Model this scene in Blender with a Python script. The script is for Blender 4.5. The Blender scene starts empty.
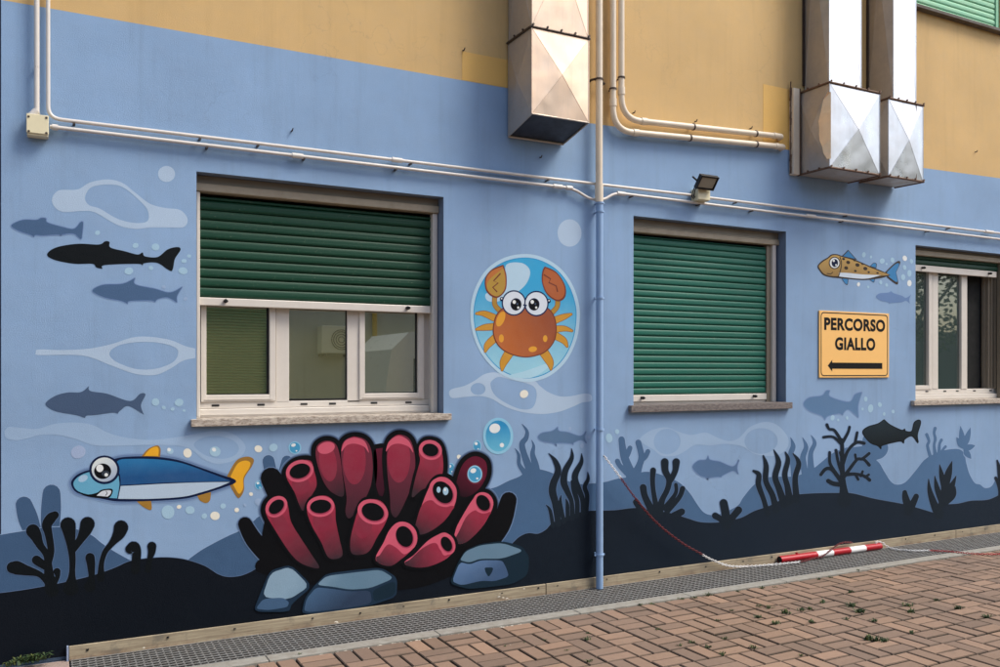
import bpy, bmesh, math, random
from mathutils import Vector, Matrix
from mathutils.geometry import tessellate_polygon
random.seed(7)
R = math.radians
scn = bpy.context.scene
col = scn.collection
# ------------------------------------------------------------------ camera
F, CX, HY, H, D = 865.0, 500.0, 374.0, 1.55, 5.209
PSI = math.atan(865 / 1646.0); CP, SP = math.cos(PSI), math.sin(PSI)
cam = bpy.data.cameras.new('camera'); camo = bpy.data.objects.new('camera', cam); col.objects.link(camo)
camo.location = (0, -D, H); camo.rotation_euler = (R(90), 0, -PSI)
cam.sensor_width = 36; cam.lens = F / 1000 * 36; cam.shift_y = (HY - 333.5) / 1000
cam.clip_start = .05; cam.clip_end = 500
scn.camera = camo
# ------------------------------------------------------------------ light
w = bpy.data.worlds.new('World'); scn.world = w; w.use_nodes = True
SUN_EL, SUN_AZ = 52, 52          # azimuth measured from the -Y axis towards +X
nt = w.node_tree; sky = nt.nodes.new('ShaderNodeTexSky'); sky.sky_type = 'NISHITA'; sky.sun_disc = False
sky.sun_elevation = R(SUN_EL); sky.sun_rotation = R(180 - SUN_AZ); sky.dust_density = 3.0; sky.air_density = 1.0; sky.ozone_density = .6
bg = nt.nodes['Background']; bg.inputs[1].default_value = .12; nt.links.new(sky.outputs[0], bg.inputs[0])
sl = bpy.data.lights.new('sun', 'SUN'); sl.energy = 1.5; sl.angle = R(24); sl.color = (1, .965, .875)
so = bpy.data.objects.new('sun', sl); col.objects.link(so)
sd = Vector((math.sin(R(SUN_AZ)) * math.cos(R(SUN_EL)), -math.cos(R(SUN_AZ)) * math.cos(R(SUN_EL)), math.sin(R(SUN_EL))))
so.rotation_euler = sd.to_track_quat('Z', 'Y').to_euler()
scn.view_settings.view_transform = 'Standard'; scn.view_settings.look = 'None'
scn.view_settings.exposure = 0.88; scn.view_settings.gamma = 1

# ------------------------------------------------------------------ measuring helpers
def W(x, y, d=0.0):                       # a point of the facade plane Y = -d
    u = x - CX; v = HY - y; t = (D - d) / (-u * SP + F * CP)
    return (t * (u * CP + F * SP), H + t * v)
GZ = .014                                 # height of the ground surface
def G(x, y, z=0.0):                       # a point at height z above the ground surface
    u = x - CX; v = HY - y; t = (z + GZ - H) / v
    return Vector((t * (u * CP + F * SP), t * (-u * SP + F * CP) - D, z + GZ))
def XW(x, d=0.0): return W(x, 300, d)[0]
def ZW(x, y, d=0.0): return W(x, y, d)[1]
def srgb(r, g, b, k=1.0):
    f = lambda c: (c / 255 / 12.92 if c <= 10 else ((c / 255 + .055) / 1.055) ** 2.4) * k
    return (f(r), f(g), f(b))
# ------------------------------------------------------------------ materials
def newmat(name):
    m = bpy.data.materials.new(name); m.use_nodes = True
    n = m.node_tree; b = n.nodes['Principled BSDF']; return m, n, b
def N(n, t, **k):
    x = n.nodes.new(t)
    for a, v in k.items(): setattr(x, a, v)
    return x
def coords(n): return N(n, 'ShaderNodeTexCoord').outputs['Object']
def noise(n, co, sc, det=4, rough=.55):
    t = N(n, 'ShaderNodeTexNoise'); t.inputs['Scale'].default_value = sc; t.inputs['Detail'].default_value = det
    t.inputs['Roughness'].default_value = rough; n.links.new(co, t.inputs['Vector']); return t.outputs['Fac']
def ramp(n, f, a, b, ca=0.0, cb=1.0):
    m = N(n, 'ShaderNodeMapRange'); n.links.new(f, m.inputs[0])
    for i, v in enumerate((a, b, ca, cb)): m.inputs[i + 1].default_value = v
    return m.outputs[0]
def mix(n, f, a, b, mode='MIX'):
    m = N(n, 'ShaderNodeMix', data_type='RGBA', blend_type=mode)
    if isinstance(f, (int, float)): m.inputs[0].default_value = f
    else: n.links.new(f, m.inputs[0])
    for i, v in ((6, a), (7, b)):
        if isinstance(v, (tuple, list)): m.inputs[i].default_value = (*v[:3], 1)
        else: n.links.new(v, m.inputs[i])
    return m.outputs[2]
def bumpn(n, b, h, strength, dist):
    q = N(n, 'ShaderNodeBump'); q.inputs['Strength'].default_value = strength; q.inputs['Distance'].default_value = dist
    n.links.new(h, q.inputs['Height']); n.links.new(q.outputs[0], b.inputs['Normal'])
def plaster_bump(n, b, co, s=.6):
    a = noise(n, co, 170, 6, .75); c = noise(n, co, 9, 3)
    ad = N(n, 'ShaderNodeMath', operation='MULTIPLY_ADD'); n.links.new(c, ad.inputs[0]); ad.inputs[1].default_value = .8
    n.links.new(a, ad.inputs[2]); bumpn(n, b, ad.outputs[0], s, .0035)
def weather(n, co, c, amt=.10, dust=1.0):
    f = noise(n, co, 1.1, 5, .6); g = noise(n, co, 9, 6, .65); h = noise(n, co, 320, 3, .8)
    c = mix(n, ramp(n, f, .3, .7), mix(n, 1, c, (1 - amt,) * 3, 'MULTIPLY'), mix(n, 1, c, (1 + amt * .6,) * 3, 'MULTIPLY'))
    c = mix(n, ramp(n, g, .35, .7, 0, amt * .6 * dust), c, (.30, .31, .33))
    return mix(n, ramp(n, h, .3, .7, 0, .22), c, mix(n, 1, c, (.72, .74, .78), 'MULTIPLY'))
_pc = {}
def paint(rgb, rough=.62, to=None, p1=None, p2=None, name='mural_paint', amt=.08):
    key = (rgb, rough, to, p1, p2, name)
    if key in _pc: return _pc[key]
    m, n, b = newmat(name); co = coords(n); c = srgb(*rgb)
    if to:
        (x1, z1), (x2, z2) = W(*p1), W(*p2); L = (x2 - x1) ** 2 + (z2 - z1) ** 2
        s = N(n, 'ShaderNodeVectorMath', operation='SUBTRACT'); n.links.new(co, s.inputs[0]); s.inputs[1].default_value = (x1, 0, z1)
        dt = N(n, 'ShaderNodeVectorMath', operation='DOT_PRODUCT'); n.links.new(s.outputs[0], dt.inputs[0]); dt.inputs[1].default_value = ((x2 - x1) / L, 0, (z2 - z1) / L)
        wob = N(n, 'ShaderNodeMath', operation='MULTIPLY_ADD'); n.links.new(noise(n, co, 14, 3), wob.inputs[0]); wob.inputs[1].default_value = .3
        n.links.new(dt.outputs['Value'], wob.inputs[2])
        c = mix(n, ramp(n, wob.outputs[0], .15, 1.15), c, srgb(*to))
    c = weather(n, co, c, amt, 0 if max(rgb) < 140 else 1)
    n.links.new(c, b.inputs['Base Color']); b.inputs['Roughness'].default_value = rough
    b.inputs['Specular IOR Level'].default_value = .35 if max(rgb) > 100 else .12
    plaster_bump(n, b, co); _pc[key] = m; return m
def flatmat(name, rgb, rough=.5, metal=0.0, dirt=.15, sc=12, bump=.1, spec=.5):
    m, n, b = newmat(name); co = coords(n); c = srgb(*rgb)
    f = noise(n, co, sc, 6, .65)
    c = mix(n, ramp(n, f, .4, .75, 0, dirt * 2), c, mix(n, 1, c, (.5, .42, .36), 'MULTIPLY'))
    n.links.new(c, b.inputs['Base Color']); b.inputs['Roughness'].default_value = rough; b.inputs['Metallic'].default_value = metal
    b.inputs['Specular IOR Level'].default_value = spec
    n.links.new(ramp(n, f, .3, .8, rough * .85, min(1, rough * 1.25)), b.inputs['Roughness'])
    bumpn(n, b, noise(n, co, sc * 6, 3), bump, .002); return m
# ------------------------------------------------------------------ object helpers
def setp(o, label=None, category=None, group=None, kind=None):
    for k, v in (('label', label), ('category', category), ('group', group), ('kind', kind)):
        if v: o[k] = v
    return o
def empty(name, loc=(0, 0, 0), **k):
    o = bpy.data.objects.new(name, None); o.empty_display_size = .1; o.location = loc; col.objects.link(o)
    bpy.context.view_layer.update(); return setp(o, **k)
class MB:
    def __init__(s): s.v = []; s.f = []; s.m = []; s.s = []
    def add(s, vs, fs, mi=0, smooth=False):
        o = len(s.v); s.v += [tuple(p) for p in vs]; s.f += [tuple(i + o for i in f) for f in fs]
        s.m += [mi] * len(fs); s.s += [smooth] * len(fs); return s
    def quad(s, a, b, c, d, mi=0): return s.add([a, b, c, d], [(0, 1, 2, 3)], mi)
    def box(s, x0, x1, y0, y1, z0, z1, mi=0, bev=0.0):
        x0, x1 = min(x0, x1), max(x0, x1); y0, y1 = min(y0, y1), max(y0, y1); z0, z1 = min(z0, z1), max(z0, z1)
        if bev <= 0:
            vs = [(x, y, z) for x in (x0, x1) for y in (y0, y1) for z in (z0, z1)]
            return s.add(vs, [(0, 1, 3, 2), (4, 6, 7, 5), (0, 4, 5, 1), (2, 3, 7, 6), (0, 2, 6, 4), (1, 5, 7, 3)], mi)
        b = bmesh.new(); bmesh.ops.create_cube(b, size=1)
        for v in b.verts: v.co = Vector(((x0 + x1) / 2 + v.co.x * (x1 - x0), (y0 + y1) / 2 + v.co.y * (y1 - y0), (z0 + z1) / 2 + v.co.z * (z1 - z0)))
        bmesh.ops.bevel(b, geom=b.edges[:], offset=bev, segments=2, affect='EDGES', profile=.5)
        b.verts.index_update(); s.add([v.co[:] for v in b.verts], [[v.index for v in f.verts] for f in b.faces], mi); b.free(); return s
    def prism(s, poly, y0, y1, mi=0):          # polygon in (x,z) extruded along Y
        n = len(poly); vs = [(x, y0, z) for x, z in poly] + [(x, y1, z) for x, z in poly]
        return s.add(vs, [tuple(range(n)), tuple(range(2 * n - 1, n - 1, -1))] + [(i, i + n, (i + 1) % n + n, (i + 1) % n) for i in range(n)], mi)
    def tube(s, pts, r, seg=12, mi=0, cap=True):
        pts = [Vector(p) for p in pts]; rs = r if isinstance(r, (list, tuple)) else [r] * len(pts)
        vs = []; up = None
        for i, p in enumerate(pts):
            t = (pts[min(i + 1, len(pts) - 1)] - pts[max(i - 1, 0)]).normalized()
            if up is None: up = t.orthogonal().normalized()
            up = (up - t * up.dot(t)).normalized(); q = t.cross(up)
            for k in range(seg):
                a = 2 * math.pi * k / seg; vs.append(p + (up * math.cos(a) + q * math.sin(a)) * rs[i])
        fs = [(i * seg + k, i * seg + (k + 1) % seg, (i + 1) * seg + (k + 1) % seg, (i + 1) * seg + k) for i in range(len(pts) - 1) for k in range(seg)]
        s.add(vs, fs, mi, True)
        if cap:
            s.add(vs[:seg], [tuple(range(seg - 1, -1, -1))], mi); s.add(vs[-seg:], [tuple(range(seg))], mi)
        return s
    def xprof(s, prof, x0, x1, mi=0, smooth=False):   # open (y,z) profile swept along X
        n = len(prof); vs = [(x0, y, z) for y, z in prof] + [(x1, y, z) for y, z in prof]
        return s.add(vs, [(i, i + 1, i + 1 + n, i + n) for i in range(n - 1)], mi, smooth)
    def build(s, name, mats, parent=None, **k):
        me = bpy.data.meshes.new(name)
        off = parent.matrix_world.translation if parent is not None else Vector()
        me.from_pydata([(x - off.x, y - off.y, z - off.z) for x, y, z in s.v], [], s.f)
        for m in (mats if isinstance(mats, (list, tuple)) else [mats]): me.materials.append(m)
        me.polygons.foreach_set('material_index', s.m); me.polygons.foreach_set('use_smooth', s.s); me.update()
        o = bpy.data.objects.new(name, me); col.objects.link(o)
        if parent is not None: o.parent = parent
        return setp(o, **k)
# ------------------------------------------------------------------ paint shapes traced on the facade plane
def spline(pts, closed=True, sub=6):
    n = len(pts); out = []
    for i in range(n if closed else n - 1):
        g = lambda j: pts[j % n] if closed else pts[max(0, min(n - 1, j))]
        p0, p1, p2, p3 = g(i - 1), g(i), g(i + 1), g(i + 2)
        if len(p1) > 2 and p1[2] == 'c': p0 = p1
        if len(p2) > 2 and p2[2] == 'c': p3 = p2
        for k in range(sub):
            t = k / sub; o = []
            for a in (0, 1):
                b = .5 * ((2 * p1[a]) + (-p0[a] + p2[a]) * t + (2 * p0[a] - 5 * p1[a] + 4 * p2[a] - p3[a]) * t * t + (-p0[a] + 3 * p1[a] - 3 * p2[a] + p3[a]) * t ** 3)
                o.append(b)
            out.append(tuple(o))
    if not closed: out.append(tuple(pts[-1][:2]))
    return out
class Paint:
    """layers of paint; lv is the layer, each new shape lies a hair in front of the last"""
    def __init__(s, lv): s.mb = MB(); s.y = .0004 + lv * .00030; s.mats = []
    def mi(s, m):
        if m not in s.mats: s.mats.append(m)
        return s.mats.index(m)
    def raw(s, loops, m, step=.00004):
        s.y += step; L = [[Vector((*W(x, y), 0)) for x, y in lp] for lp in loops]
        tri = tessellate_polygon(L); vs = [p for lp in L for p in lp]
        s.mb.add([(p.x, -s.y, p.y) for p in vs], tri, s.mi(m)); return s
    def line(s, lp, wd, m, closed=True, step=.00004):
        s.y += step; n = len(lp); vs = []
        P = [Vector(p) for p in lp]
        for i, p in enumerate(P):
            a = P[(i - 1) % n] if closed or i else p; b = P[(i + 1) % n] if closed or i < n - 1 else p
            t = (b - a); t = t.normalized() if t.length > 1e-6 else Vector((1, 0)); q = Vector((-t.y, t.x)) * wd / 2
            for e in (p + q, p - q):
                X, Z = W(e.x, e.y); vs.append((X, -s.y, Z))
        s.mb.add(vs, [(2 * i, 2 * i + 1, 2 * ((i + 1) % n) + 1, 2 * ((i + 1) % n)) for i in range(n if closed else n - 1)], s.mi(m)); return s
    def shape(s, pts, m, holes=(), sub=6, halo=None, hw=2.0):
        lp = spline(pts, True, sub); hs = [spline(h, True, sub) for h in holes]
        if halo: s.line(lp, hw, halo)
        return s.raw([lp] + hs, m)
    def ell(s, x, y, rx, ry, m, rot=0, seg=28, wob=0.0, step=.00004):
        c, q = math.cos(R(rot)), math.sin(R(rot)); lp = []
        for k in range(seg):
            a = 2 * math.pi * k / seg; r = 1 + wob * math.sin(a * 2 + x)
            ex, ey = rx * r * math.cos(a), ry * r * math.sin(a); lp.append((x + ex * c - ey * q, y + ex * q + ey * c))
        return s.raw([lp], m, step)
    def stroke(s, pts, m, halo=None, hw=2.2, sub=5, tipcap=True):  # (x, y, width) spine, round ends
        def outline(ex):
            P = []; n = len(pts)
            for i in range(n - 1):
                p0, p1, p2, p3 = pts[max(0, i - 1)], pts[i], pts[i + 1], pts[min(n - 1, i + 2)]
                for k in range(sub):
                    t = k / sub
                    P.append([.5 * (2 * p1[a] + (-p0[a] + p2[a]) * t + (2 * p0[a] - 5 * p1[a] + 4 * p2[a] - p3[a]) * t * t + (-p0[a] + 3 * p1[a] - 3 * p2[a] + p3[a]) * t ** 3) for a in range(3)])
            P.append(list(pts[-1])); Lf, Rt = [], []
            for i, p in enumerate(P):
                a = P[max(0, i - 1)]; b = P[min(len(P) - 1, i + 1)]; t = Vector((b[0] - a[0], b[1] - a[1])).normalized()
                h = max(.2, p[2] / 2) + ex; Lf.append((p[0] - t.y * h, p[1] + t.x * h)); Rt.append((p[0] + t.y * h, p[1] - t.x * h))
            def cap(p, q, sgn):
                t = math.atan2(q[1] - p[1], q[0] - p[0]); h = max(.2, p[2] / 2) + ex
                return [(p[0] + h * math.cos(t + sgn * math.pi * j / 8), p[1] + h * math.sin(t + sgn * math.pi * j / 8)) for j in range(5, 12)]
            return Lf + cap(P[-1], P[-2], -1)[0:0] + [(P[-1][0] + (max(.2, P[-1][2] / 2) + ex) * math.cos(an), P[-1][1] + (max(.2, P[-1][2] / 2) + ex) * math.sin(an)) for an in [math.atan2(P[-1][1] - P[-2][1], P[-1][0] - P[-2][0]) + math.pi / 2 - math.pi * j / 7 for j in range(1, 7)]] + Rt[::-1] + [(P[0][0] + (max(.2, P[0][2] / 2) + ex) * math.cos(an), P[0][1] + (max(.2, P[0][2] / 2) + ex) * math.sin(an)) for an in [math.atan2(P[0][1] - P[1][1], P[0][0] - P[1][0]) + math.pi / 2 - math.pi * j / 7 for j in range(1, 7)]]
        if halo: s.raw([outline(hw / 2)], halo)
        return s.raw([outline(0)], m)
    def leaf(s, b, t, wd, m, halo=None):
        b, t = Vector(b), Vector(t); d = t - b; q = Vector((-d.y, d.x)).normalized() * wd / 2
        pts = [(b.x, b.y, 'c'), tuple(b + d * .35 + q), tuple(b + d * .7 + q * .75), (t.x, t.y, 'c'), tuple(b + d * .7 - q * .75), tuple(b + d * .35 - q)]
        return s.shape(pts, m, halo=halo)
    def build(s, name, parent, **k): return s.mb.build(name, s.mats, parent, **k)
#@@SETTING
# ------------------------------------------------------------------ materials of the place
BLUE = (138, 168, 202)
M = {}
def wallmat(name, rgb, amt):
    m, n, b = newmat(name); co = coords(n); c = weather(n, co, srgb(*rgb), amt)
    # rain streaks: noise stretched downwards
    mp = N(n, 'ShaderNodeMapping'); mp.inputs['Scale'].default_value = (3.2, 1, .22); n.links.new(co, mp.inputs[0])
    f = noise(n, mp.outputs[0], 2.2, 6, .7); c = mix(n, ramp(n, f, .52, .78, 0, amt * 2.6), c, mix(n, 1, c, (.62, .58, .52), 'MULTIPLY'))
    # hairline cracks
    v = N(n, 'ShaderNodeTexVoronoi', feature='DISTANCE_TO_EDGE'); v.inputs['Scale'].default_value = .9
    wv = N(n, 'ShaderNodeVectorMath', operation='ADD'); nz = N(n, 'ShaderNodeTexNoise'); nz.inputs['Scale'].default_value = 3; nz.inputs['Detail'].default_value = 6
    n.links.new(co, nz.inputs['Vector']); n.links.new(co, wv.inputs[0]); n.links.new(nz.outputs['Color'], wv.inputs[1]); n.links.new(wv.outputs[0], v.inputs['Vector'])
    cr = N(n, 'ShaderNodeMath', operation='MULTIPLY'); n.links.new(ramp(n, v.outputs['Distance'], 0, .006, 1, 0), cr.inputs[0]); n.links.new(ramp(n, noise(n, co, .7), .52, .62), cr.inputs[1])
    cr2 = N(n, 'ShaderNodeMath', operation='MULTIPLY'); n.links.new(cr.outputs[0], cr2.inputs[0]); cr2.inputs[1].default_value = .13
    c = mix(n, cr2.outputs[0], c, (.08, .08, .09))
    n.links.new(c, b.inputs['Base Color']); b.inputs['Roughness'].default_value = .7; b.inputs['Specular IOR Level'].default_value = .3
    plaster_bump(n, b, co); return m
M['blue'] = wallmat('blue_plaster', BLUE, .125)
M['yellow'] = wallmat('ochre_plaster', (213, 176, 117), .12)
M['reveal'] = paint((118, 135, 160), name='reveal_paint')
M['patch'] = paint((232, 184, 100), name='patch_paint')
M['conc'] = flatmat('concrete', (150, 147, 138), .85, dirt=.3, sc=18, bump=.5)
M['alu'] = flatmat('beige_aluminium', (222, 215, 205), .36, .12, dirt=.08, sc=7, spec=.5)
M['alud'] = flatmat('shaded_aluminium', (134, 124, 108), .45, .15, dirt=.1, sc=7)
M['box1'] = flatmat('dusty_shutter_box', (176, 164, 142), .5, .1, dirt=.15)
M['black'] = flatmat('black_rubber', (14, 15, 17), .55, dirt=.02)
M['pipe'] = flatmat('cream_plastic_pipe', (222, 208, 186), .38, dirt=.12, sc=6)
M['pipeblue'] = flatmat('painted_pipe', (140, 170, 206), .45, dirt=.06, sc=7)
M['conduit'] = flatmat('grey_conduit', (214, 208, 200), .30, dirt=.10, sc=9)
M['steel'] = flatmat('rusty_clip_steel', (84, 74, 68), .5, .6, dirt=.3)
M['boxp'] = flatmat('cream_box_plastic', (224, 214, 178), .45, dirt=.06)
M['dark'] = flatmat('unlit_inside', (16, 18, 17), .9, dirt=0)  # near-black colour in place of the shade inside hollows
def ductmat(name, rgb, rough, metal=1.0):
    m, n, b = newmat(name); co = coords(n); f = noise(n, co, 5, 6, .65); g = noise(n, co, 60, 3)
    mp = N(n, 'ShaderNodeMapping'); mp.inputs['Scale'].default_value = (9, 9, .8); n.links.new(co, mp.inputs[0]); h = noise(n, mp.outputs[0], 3, 5, .7)
    c = mix(n, ramp(n, f, .35, .75, 0, .35), srgb(*rgb), srgb(rgb[0] * .82, rgb[1] * .78, rgb[2] * .74)); c = mix(n, ramp(n, h, .5, .75, 0, .25), c, (.35, .30, .26))
    n.links.new(c, b.inputs['Base Color']); b.inputs['Metallic'].default_value = metal
    n.links.new(ramp(n, f, .3, .7, rough * .75, rough * 1.4), b.inputs['Roughness']); bumpn(n, b, noise(n, co, 2.6, 2), .45, .035); return m
M['duct1'] = ductmat('peach_reflection_sheet_metal', (232, 205, 178), .36, .8)  # duct1: warm reflection of sunlit surroundings put into the base colour
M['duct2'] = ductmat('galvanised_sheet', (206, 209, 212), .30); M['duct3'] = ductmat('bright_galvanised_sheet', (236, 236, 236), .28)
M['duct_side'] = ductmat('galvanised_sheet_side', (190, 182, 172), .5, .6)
def shuttermat(name, rgb):
    m, n, b = newmat(name); co = coords(n)
    mp = N(n, 'ShaderNodeMapping'); mp.inputs['Scale'].default_value = (2, 2, 6); n.links.new(co, mp.inputs[0])
    f = noise(n, mp.outputs[0], 2.5, 6, .7); g = noise(n, co, 55, 4, .7)
    c = mix(n, ramp(n, f, .35, .7, 0, .35), srgb(*rgb), srgb(rgb[0] * 1.25 + 22, rgb[1] * 1.02, rgb[2] * .9 + 12)); c = mix(n, ramp(n, g, .62, .72, 0, .35), c, (.22, .25, .17))
    n.links.new(c, b.inputs['Base Color']); b.inputs['Roughness'].default_value = .5; b.inputs['Specular IOR Level'].default_value = .3; bumpn(n, b, f, .2, .003); return m
M['shut'] = shuttermat('green_shutter', (22, 96, 80)); M['shut1'] = shuttermat('dark_green_shutter', (8, 62, 42)); M['shut4'] = shuttermat('pale_green_shutter', (132, 196, 160))
def glassmat(name, tint, refl):
    m, n, b = newmat(name); b.inputs['Base Color'].default_value = (*srgb(*tint), 1); b.inputs['Roughness'].default_value = .25; b.inputs['Specular IOR Level'].default_value = .4
    g = N(n, 'ShaderNodeBsdfGlossy'); g.inputs['Roughness'].default_value = .015; g.inputs['Color'].default_value = (.92, .96, .90, 1)
    co = coords(n); q = N(n, 'ShaderNodeBump'); q.inputs['Strength'].default_value = .06; q.inputs['Distance'].default_value = .01
    n.links.new(noise(n, co, 1.6, 1), q.inputs['Height']); n.links.new(q.outputs[0], g.inputs['Normal'])
    x = N(n, 'ShaderNodeMixShader'); x.inputs[0].default_value = refl; n.links.new(b.outputs[0], x.inputs[1]); n.links.new(g.outputs[0], x.inputs[2])
    n.links.new(x.outputs[0], n.nodes['Material Output'].inputs[0]); return m
M['glass'] = glassmat('window_glass', (98, 98, 66), .46); M['glass3'] = glassmat('dark_window_glass', (46, 62, 60), .17)  # window_glass: olive base colour carries part of the opposite wall's reflection
def sillmat(ca=(196, 186, 172), cb=(126, 112, 100)):
    m, n, b = newmat('travertine'); co = coords(n); mp = N(n, 'ShaderNodeMapping'); mp.inputs['Scale'].default_value = (14, 14, 40); n.links.new(co, mp.inputs[0])
    f = noise(n, mp.outputs[0], 2, 8, .75); g = noise(n, mp.outputs[0], 5, 4, .7)
    c = mix(n, ramp(n, f, .42, .62), srgb(*ca), srgb(*cb)); c = mix(n, ramp(n, g, .60, .66, 0, .7), c, srgb(110, 66, 42)); n.links.new(c, b.inputs['Base Color'])
    b.inputs['Roughness'].default_value = .8; bumpn(n, b, f, .6, .004); return m
M['sill'] = sillmat(); M['sill2'] = sillmat((128, 120, 116), (84, 78, 76))
# ------------------------------------------------------------------ ground
def groundmat(name, a, bb, sc):
    m, n, b = newmat(name); co = coords(n); f = noise(n, co, sc, 6, .7); n.links.new(mix(n, f, srgb(*a), srgb(*bb)), b.inputs['Base Color']); b.inputs['Roughness'].default_value = .95
    bumpn(n, b, noise(n, co, sc * 8, 4), .6, .006); return m
mb = MB(); mb.quad((-120, -120, -.085), (120, -120, -.085), (120, 120, -.085), (-120, 120, -.085))
mb.build('ground', groundmat('courtyard_asphalt', (92, 88, 82), (70, 66, 62), 3), kind='structure')
mb = MB(); mb.box(-6, 16, -9.2, -.55, -.08, -.026)
mb.build('joint_sand', groundmat('soil_in_joints', (50, 48, 34), (26, 30, 18), 9), kind='structure')
# concrete floor of the gutter, kerb strip, small patch at the left end
mb = MB(); mb.box(.115, 14, -.432, -.012, -.084, -.07); mb.build('gutter_floor', flatmat('dark_gutter_concrete', (24, 23, 21), .9, dirt=.3), kind='structure')  # near-black floor colour below the grate
mb = MB()
x = .115
while x < 14:
    L = random.uniform(.9, 1.05); mb.box(x, x + L - .004, -.532, -.436, -.08, .002 + random.uniform(-.001, .001), 0, .004); x += L
mb.build('kerb', M['conc'], kind='structure')
mb = MB(); mb.box(-6, .112, -.545, -.001, -.08, -.004, 0, .003); mb.build('pavement', groundmat('pinkish_screed', (168, 148, 138), (140, 122, 112), 14), kind='structure')
# brick paving laid in basket weave, one sheet of individual bricks
m, n, b = newmat('clay_pavers'); at = N(n, 'ShaderNodeAttribute', attribute_name='brick'); co = coords(n)
f = noise(n, co, 26, 6, .75); g = noise(n, co, .9, 3); h = noise(n, co, 150, 3, .8)
c = mix(n, ramp(n, f, .3, .75, 0, .55), at.outputs['Color'], mix(n, 1, at.outputs['Color'], (.66, .62, .60), 'MULTIPLY'))
c = mix(n, ramp(n, g, .35, .65, 0, .25), c, srgb(128, 112, 104)); c = mix(n, ramp(n, h, .6, .75, 0, .30), c, srgb(205, 178, 160))
c = mix(n, ramp(n, noise(n, co, 5, 7, .8), .56, .68, 0, .30), c, srgb(92, 84, 72))
n.links.new(c, b.inputs['Base Color']); b.inputs['Roughness'].default_value = .88; b.inputs['Specular IOR Level'].default_value = .3; bumpn(n, b, h, .45, .002)
vs, fs, cs = [], [], []
X0, D0, MO = 3.486, .972, .2086
for i in range(-45, 56):
    for j in range(-2, 40):
        cx, cy = X0 + (i + .5) * MO, -(D0 + (j + .5) * MO)
        if cx < -5.6 or cx > 15: continue
        vert = (i + j) % 2 == 0
        for k in (-1, 1):
            ox, oy = (k * MO / 4, 0) if vert else (0, k * MO / 4)
            hx, hy = (MO / 4, MO / 2) if vert else (MO / 2, MO / 4)
            jt = random.uniform(.0036, .0056); hx -= jt; hy -= jt
            ax, ay = cx + ox + random.uniform(-.0018, .0018), cy + oy + random.uniform(-.0018, .0018)
            a = random.uniform(-.010, .010); z = random.uniform(-.003, .002); tx, ty = random.uniform(-.008, .008), random.uniform(-.008, .008)
            base = len(vs)
            for (ins, dz) in ((0, -.03), (0, -.0045), (.005, 0)):
                for sx, sy in ((-1, -1), (1, -1), (1, 1), (-1, 1)):
                    px, py = sx * (hx - ins), sy * (hy - ins)
                    vs.append((ax + px * math.cos(a) - py * math.sin(a), ay + px * math.sin(a) + py * math.cos(a), z + dz + px * tx + py * ty))
            nf = [(base + 8, base + 9, base + 10, base + 11)] + [(base + r * 4 + q, base + r * 4 + (q + 1) % 4, base + r * 4 + 4 + (q + 1) % 4, base + r * 4 + 4 + q) for r in (0, 1) for q in range(4)]
            fs += nf; t = random.random(); e = random.gauss(0, .05)
            cc = srgb(156 - 34 * t, 128 - 25 * t, 106 - 18 * t); cc = [max(.02, v * (1 + e)) for v in cc]; cs += [cc + [1]] + [[.030, .026, .014, 1]] * 4 + [[v * .42 for v in cc] + [1]] * 4
me = bpy.data.meshes.new('paving'); me.from_pydata(vs, [], fs); me.materials.append(m)
ca = me.color_attributes.new('brick', 'FLOAT_COLOR', 'CORNER'); buf = []
for p, cc in zip(me.polygons, cs): buf += cc * p.loop_total
ca.data.foreach_set('color', buf); o = bpy.data.objects.new('paving', me); col.objects.link(o); o['kind'] = 'structure'
for o in list(col.objects):
    if o.type == 'MESH': o.location.z = GZ
# ------------------------------------------------------------------ the building
bld = empty('building', label='hospital wing wall painted with an underwater mural below ochre plaster', category='building')
def zt(x): return 3.357 + .0225 * (x - 3.58)
XL, XR, ZTOP = -.205, 13.0, 7.4
# openings: x0, x1, z0, z1
S1 = dict(x0=XW(191.3, .04), x1=XW(451.9, .04), z1=ZW(191.3, 419.6, .04), z0=ZW(191.3, 427.0, .04))
S2 = dict(x0=XW(631, .035), x1=XW(792.3, .035), z1=ZW(631, 405.6, .035), z0=ZW(631, 412.6, .035))
S3 = dict(x0=XW(914.5, .04), x1=8.56, z1=ZW(914.5, 400.8, .04), z0=ZW(914.5, 405.6, .04))
O1 = (.768, 2.318, S1['z1'], 2.714); O2 = (3.854, 5.398, S2['z1'], 2.722); O3 = (7.009, 8.50, S3['z1'], 2.724); O4 = (6.80, 8.262, 4.89, 6.35)
O5 = (10.1, 11.6, S3['z1'], 2.724); O6 = (.9, 2.4, 4.89, 6.35); O7 = (3.9, 5.25, 4.89, 6.35)
def rect(o): return [(o[0], o[2]), (o[1], o[2]), (o[1], o[3]), (o[0], o[3])]
def tess(loops, y, mi, mb):
    L = [[Vector((x, z, 0)) for x, z in lp] for lp in loops]; tri = tessellate_polygon(L); mb.add([(p.x, y, p.y) for lp in L for p in lp], tri, mi)
mb = MB()
tess([[(XL, -.08), (XR, -.08), (XR, zt(XR)), (3.2, zt(3.2)), (3.2, 3.503), (XL, 3.503)], rect(O1), rect(O2), rect(O3), rect(O5)], 0, 0, mb)
tess([[(XL, 3.503), (3.2, 3.503), (3.2, zt(3.2)), (XR, zt(XR)), (XR, ZTOP), (XL, ZTOP)], rect(O4), rect(O6), rect(O7)], 0, 1, mb)
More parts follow.
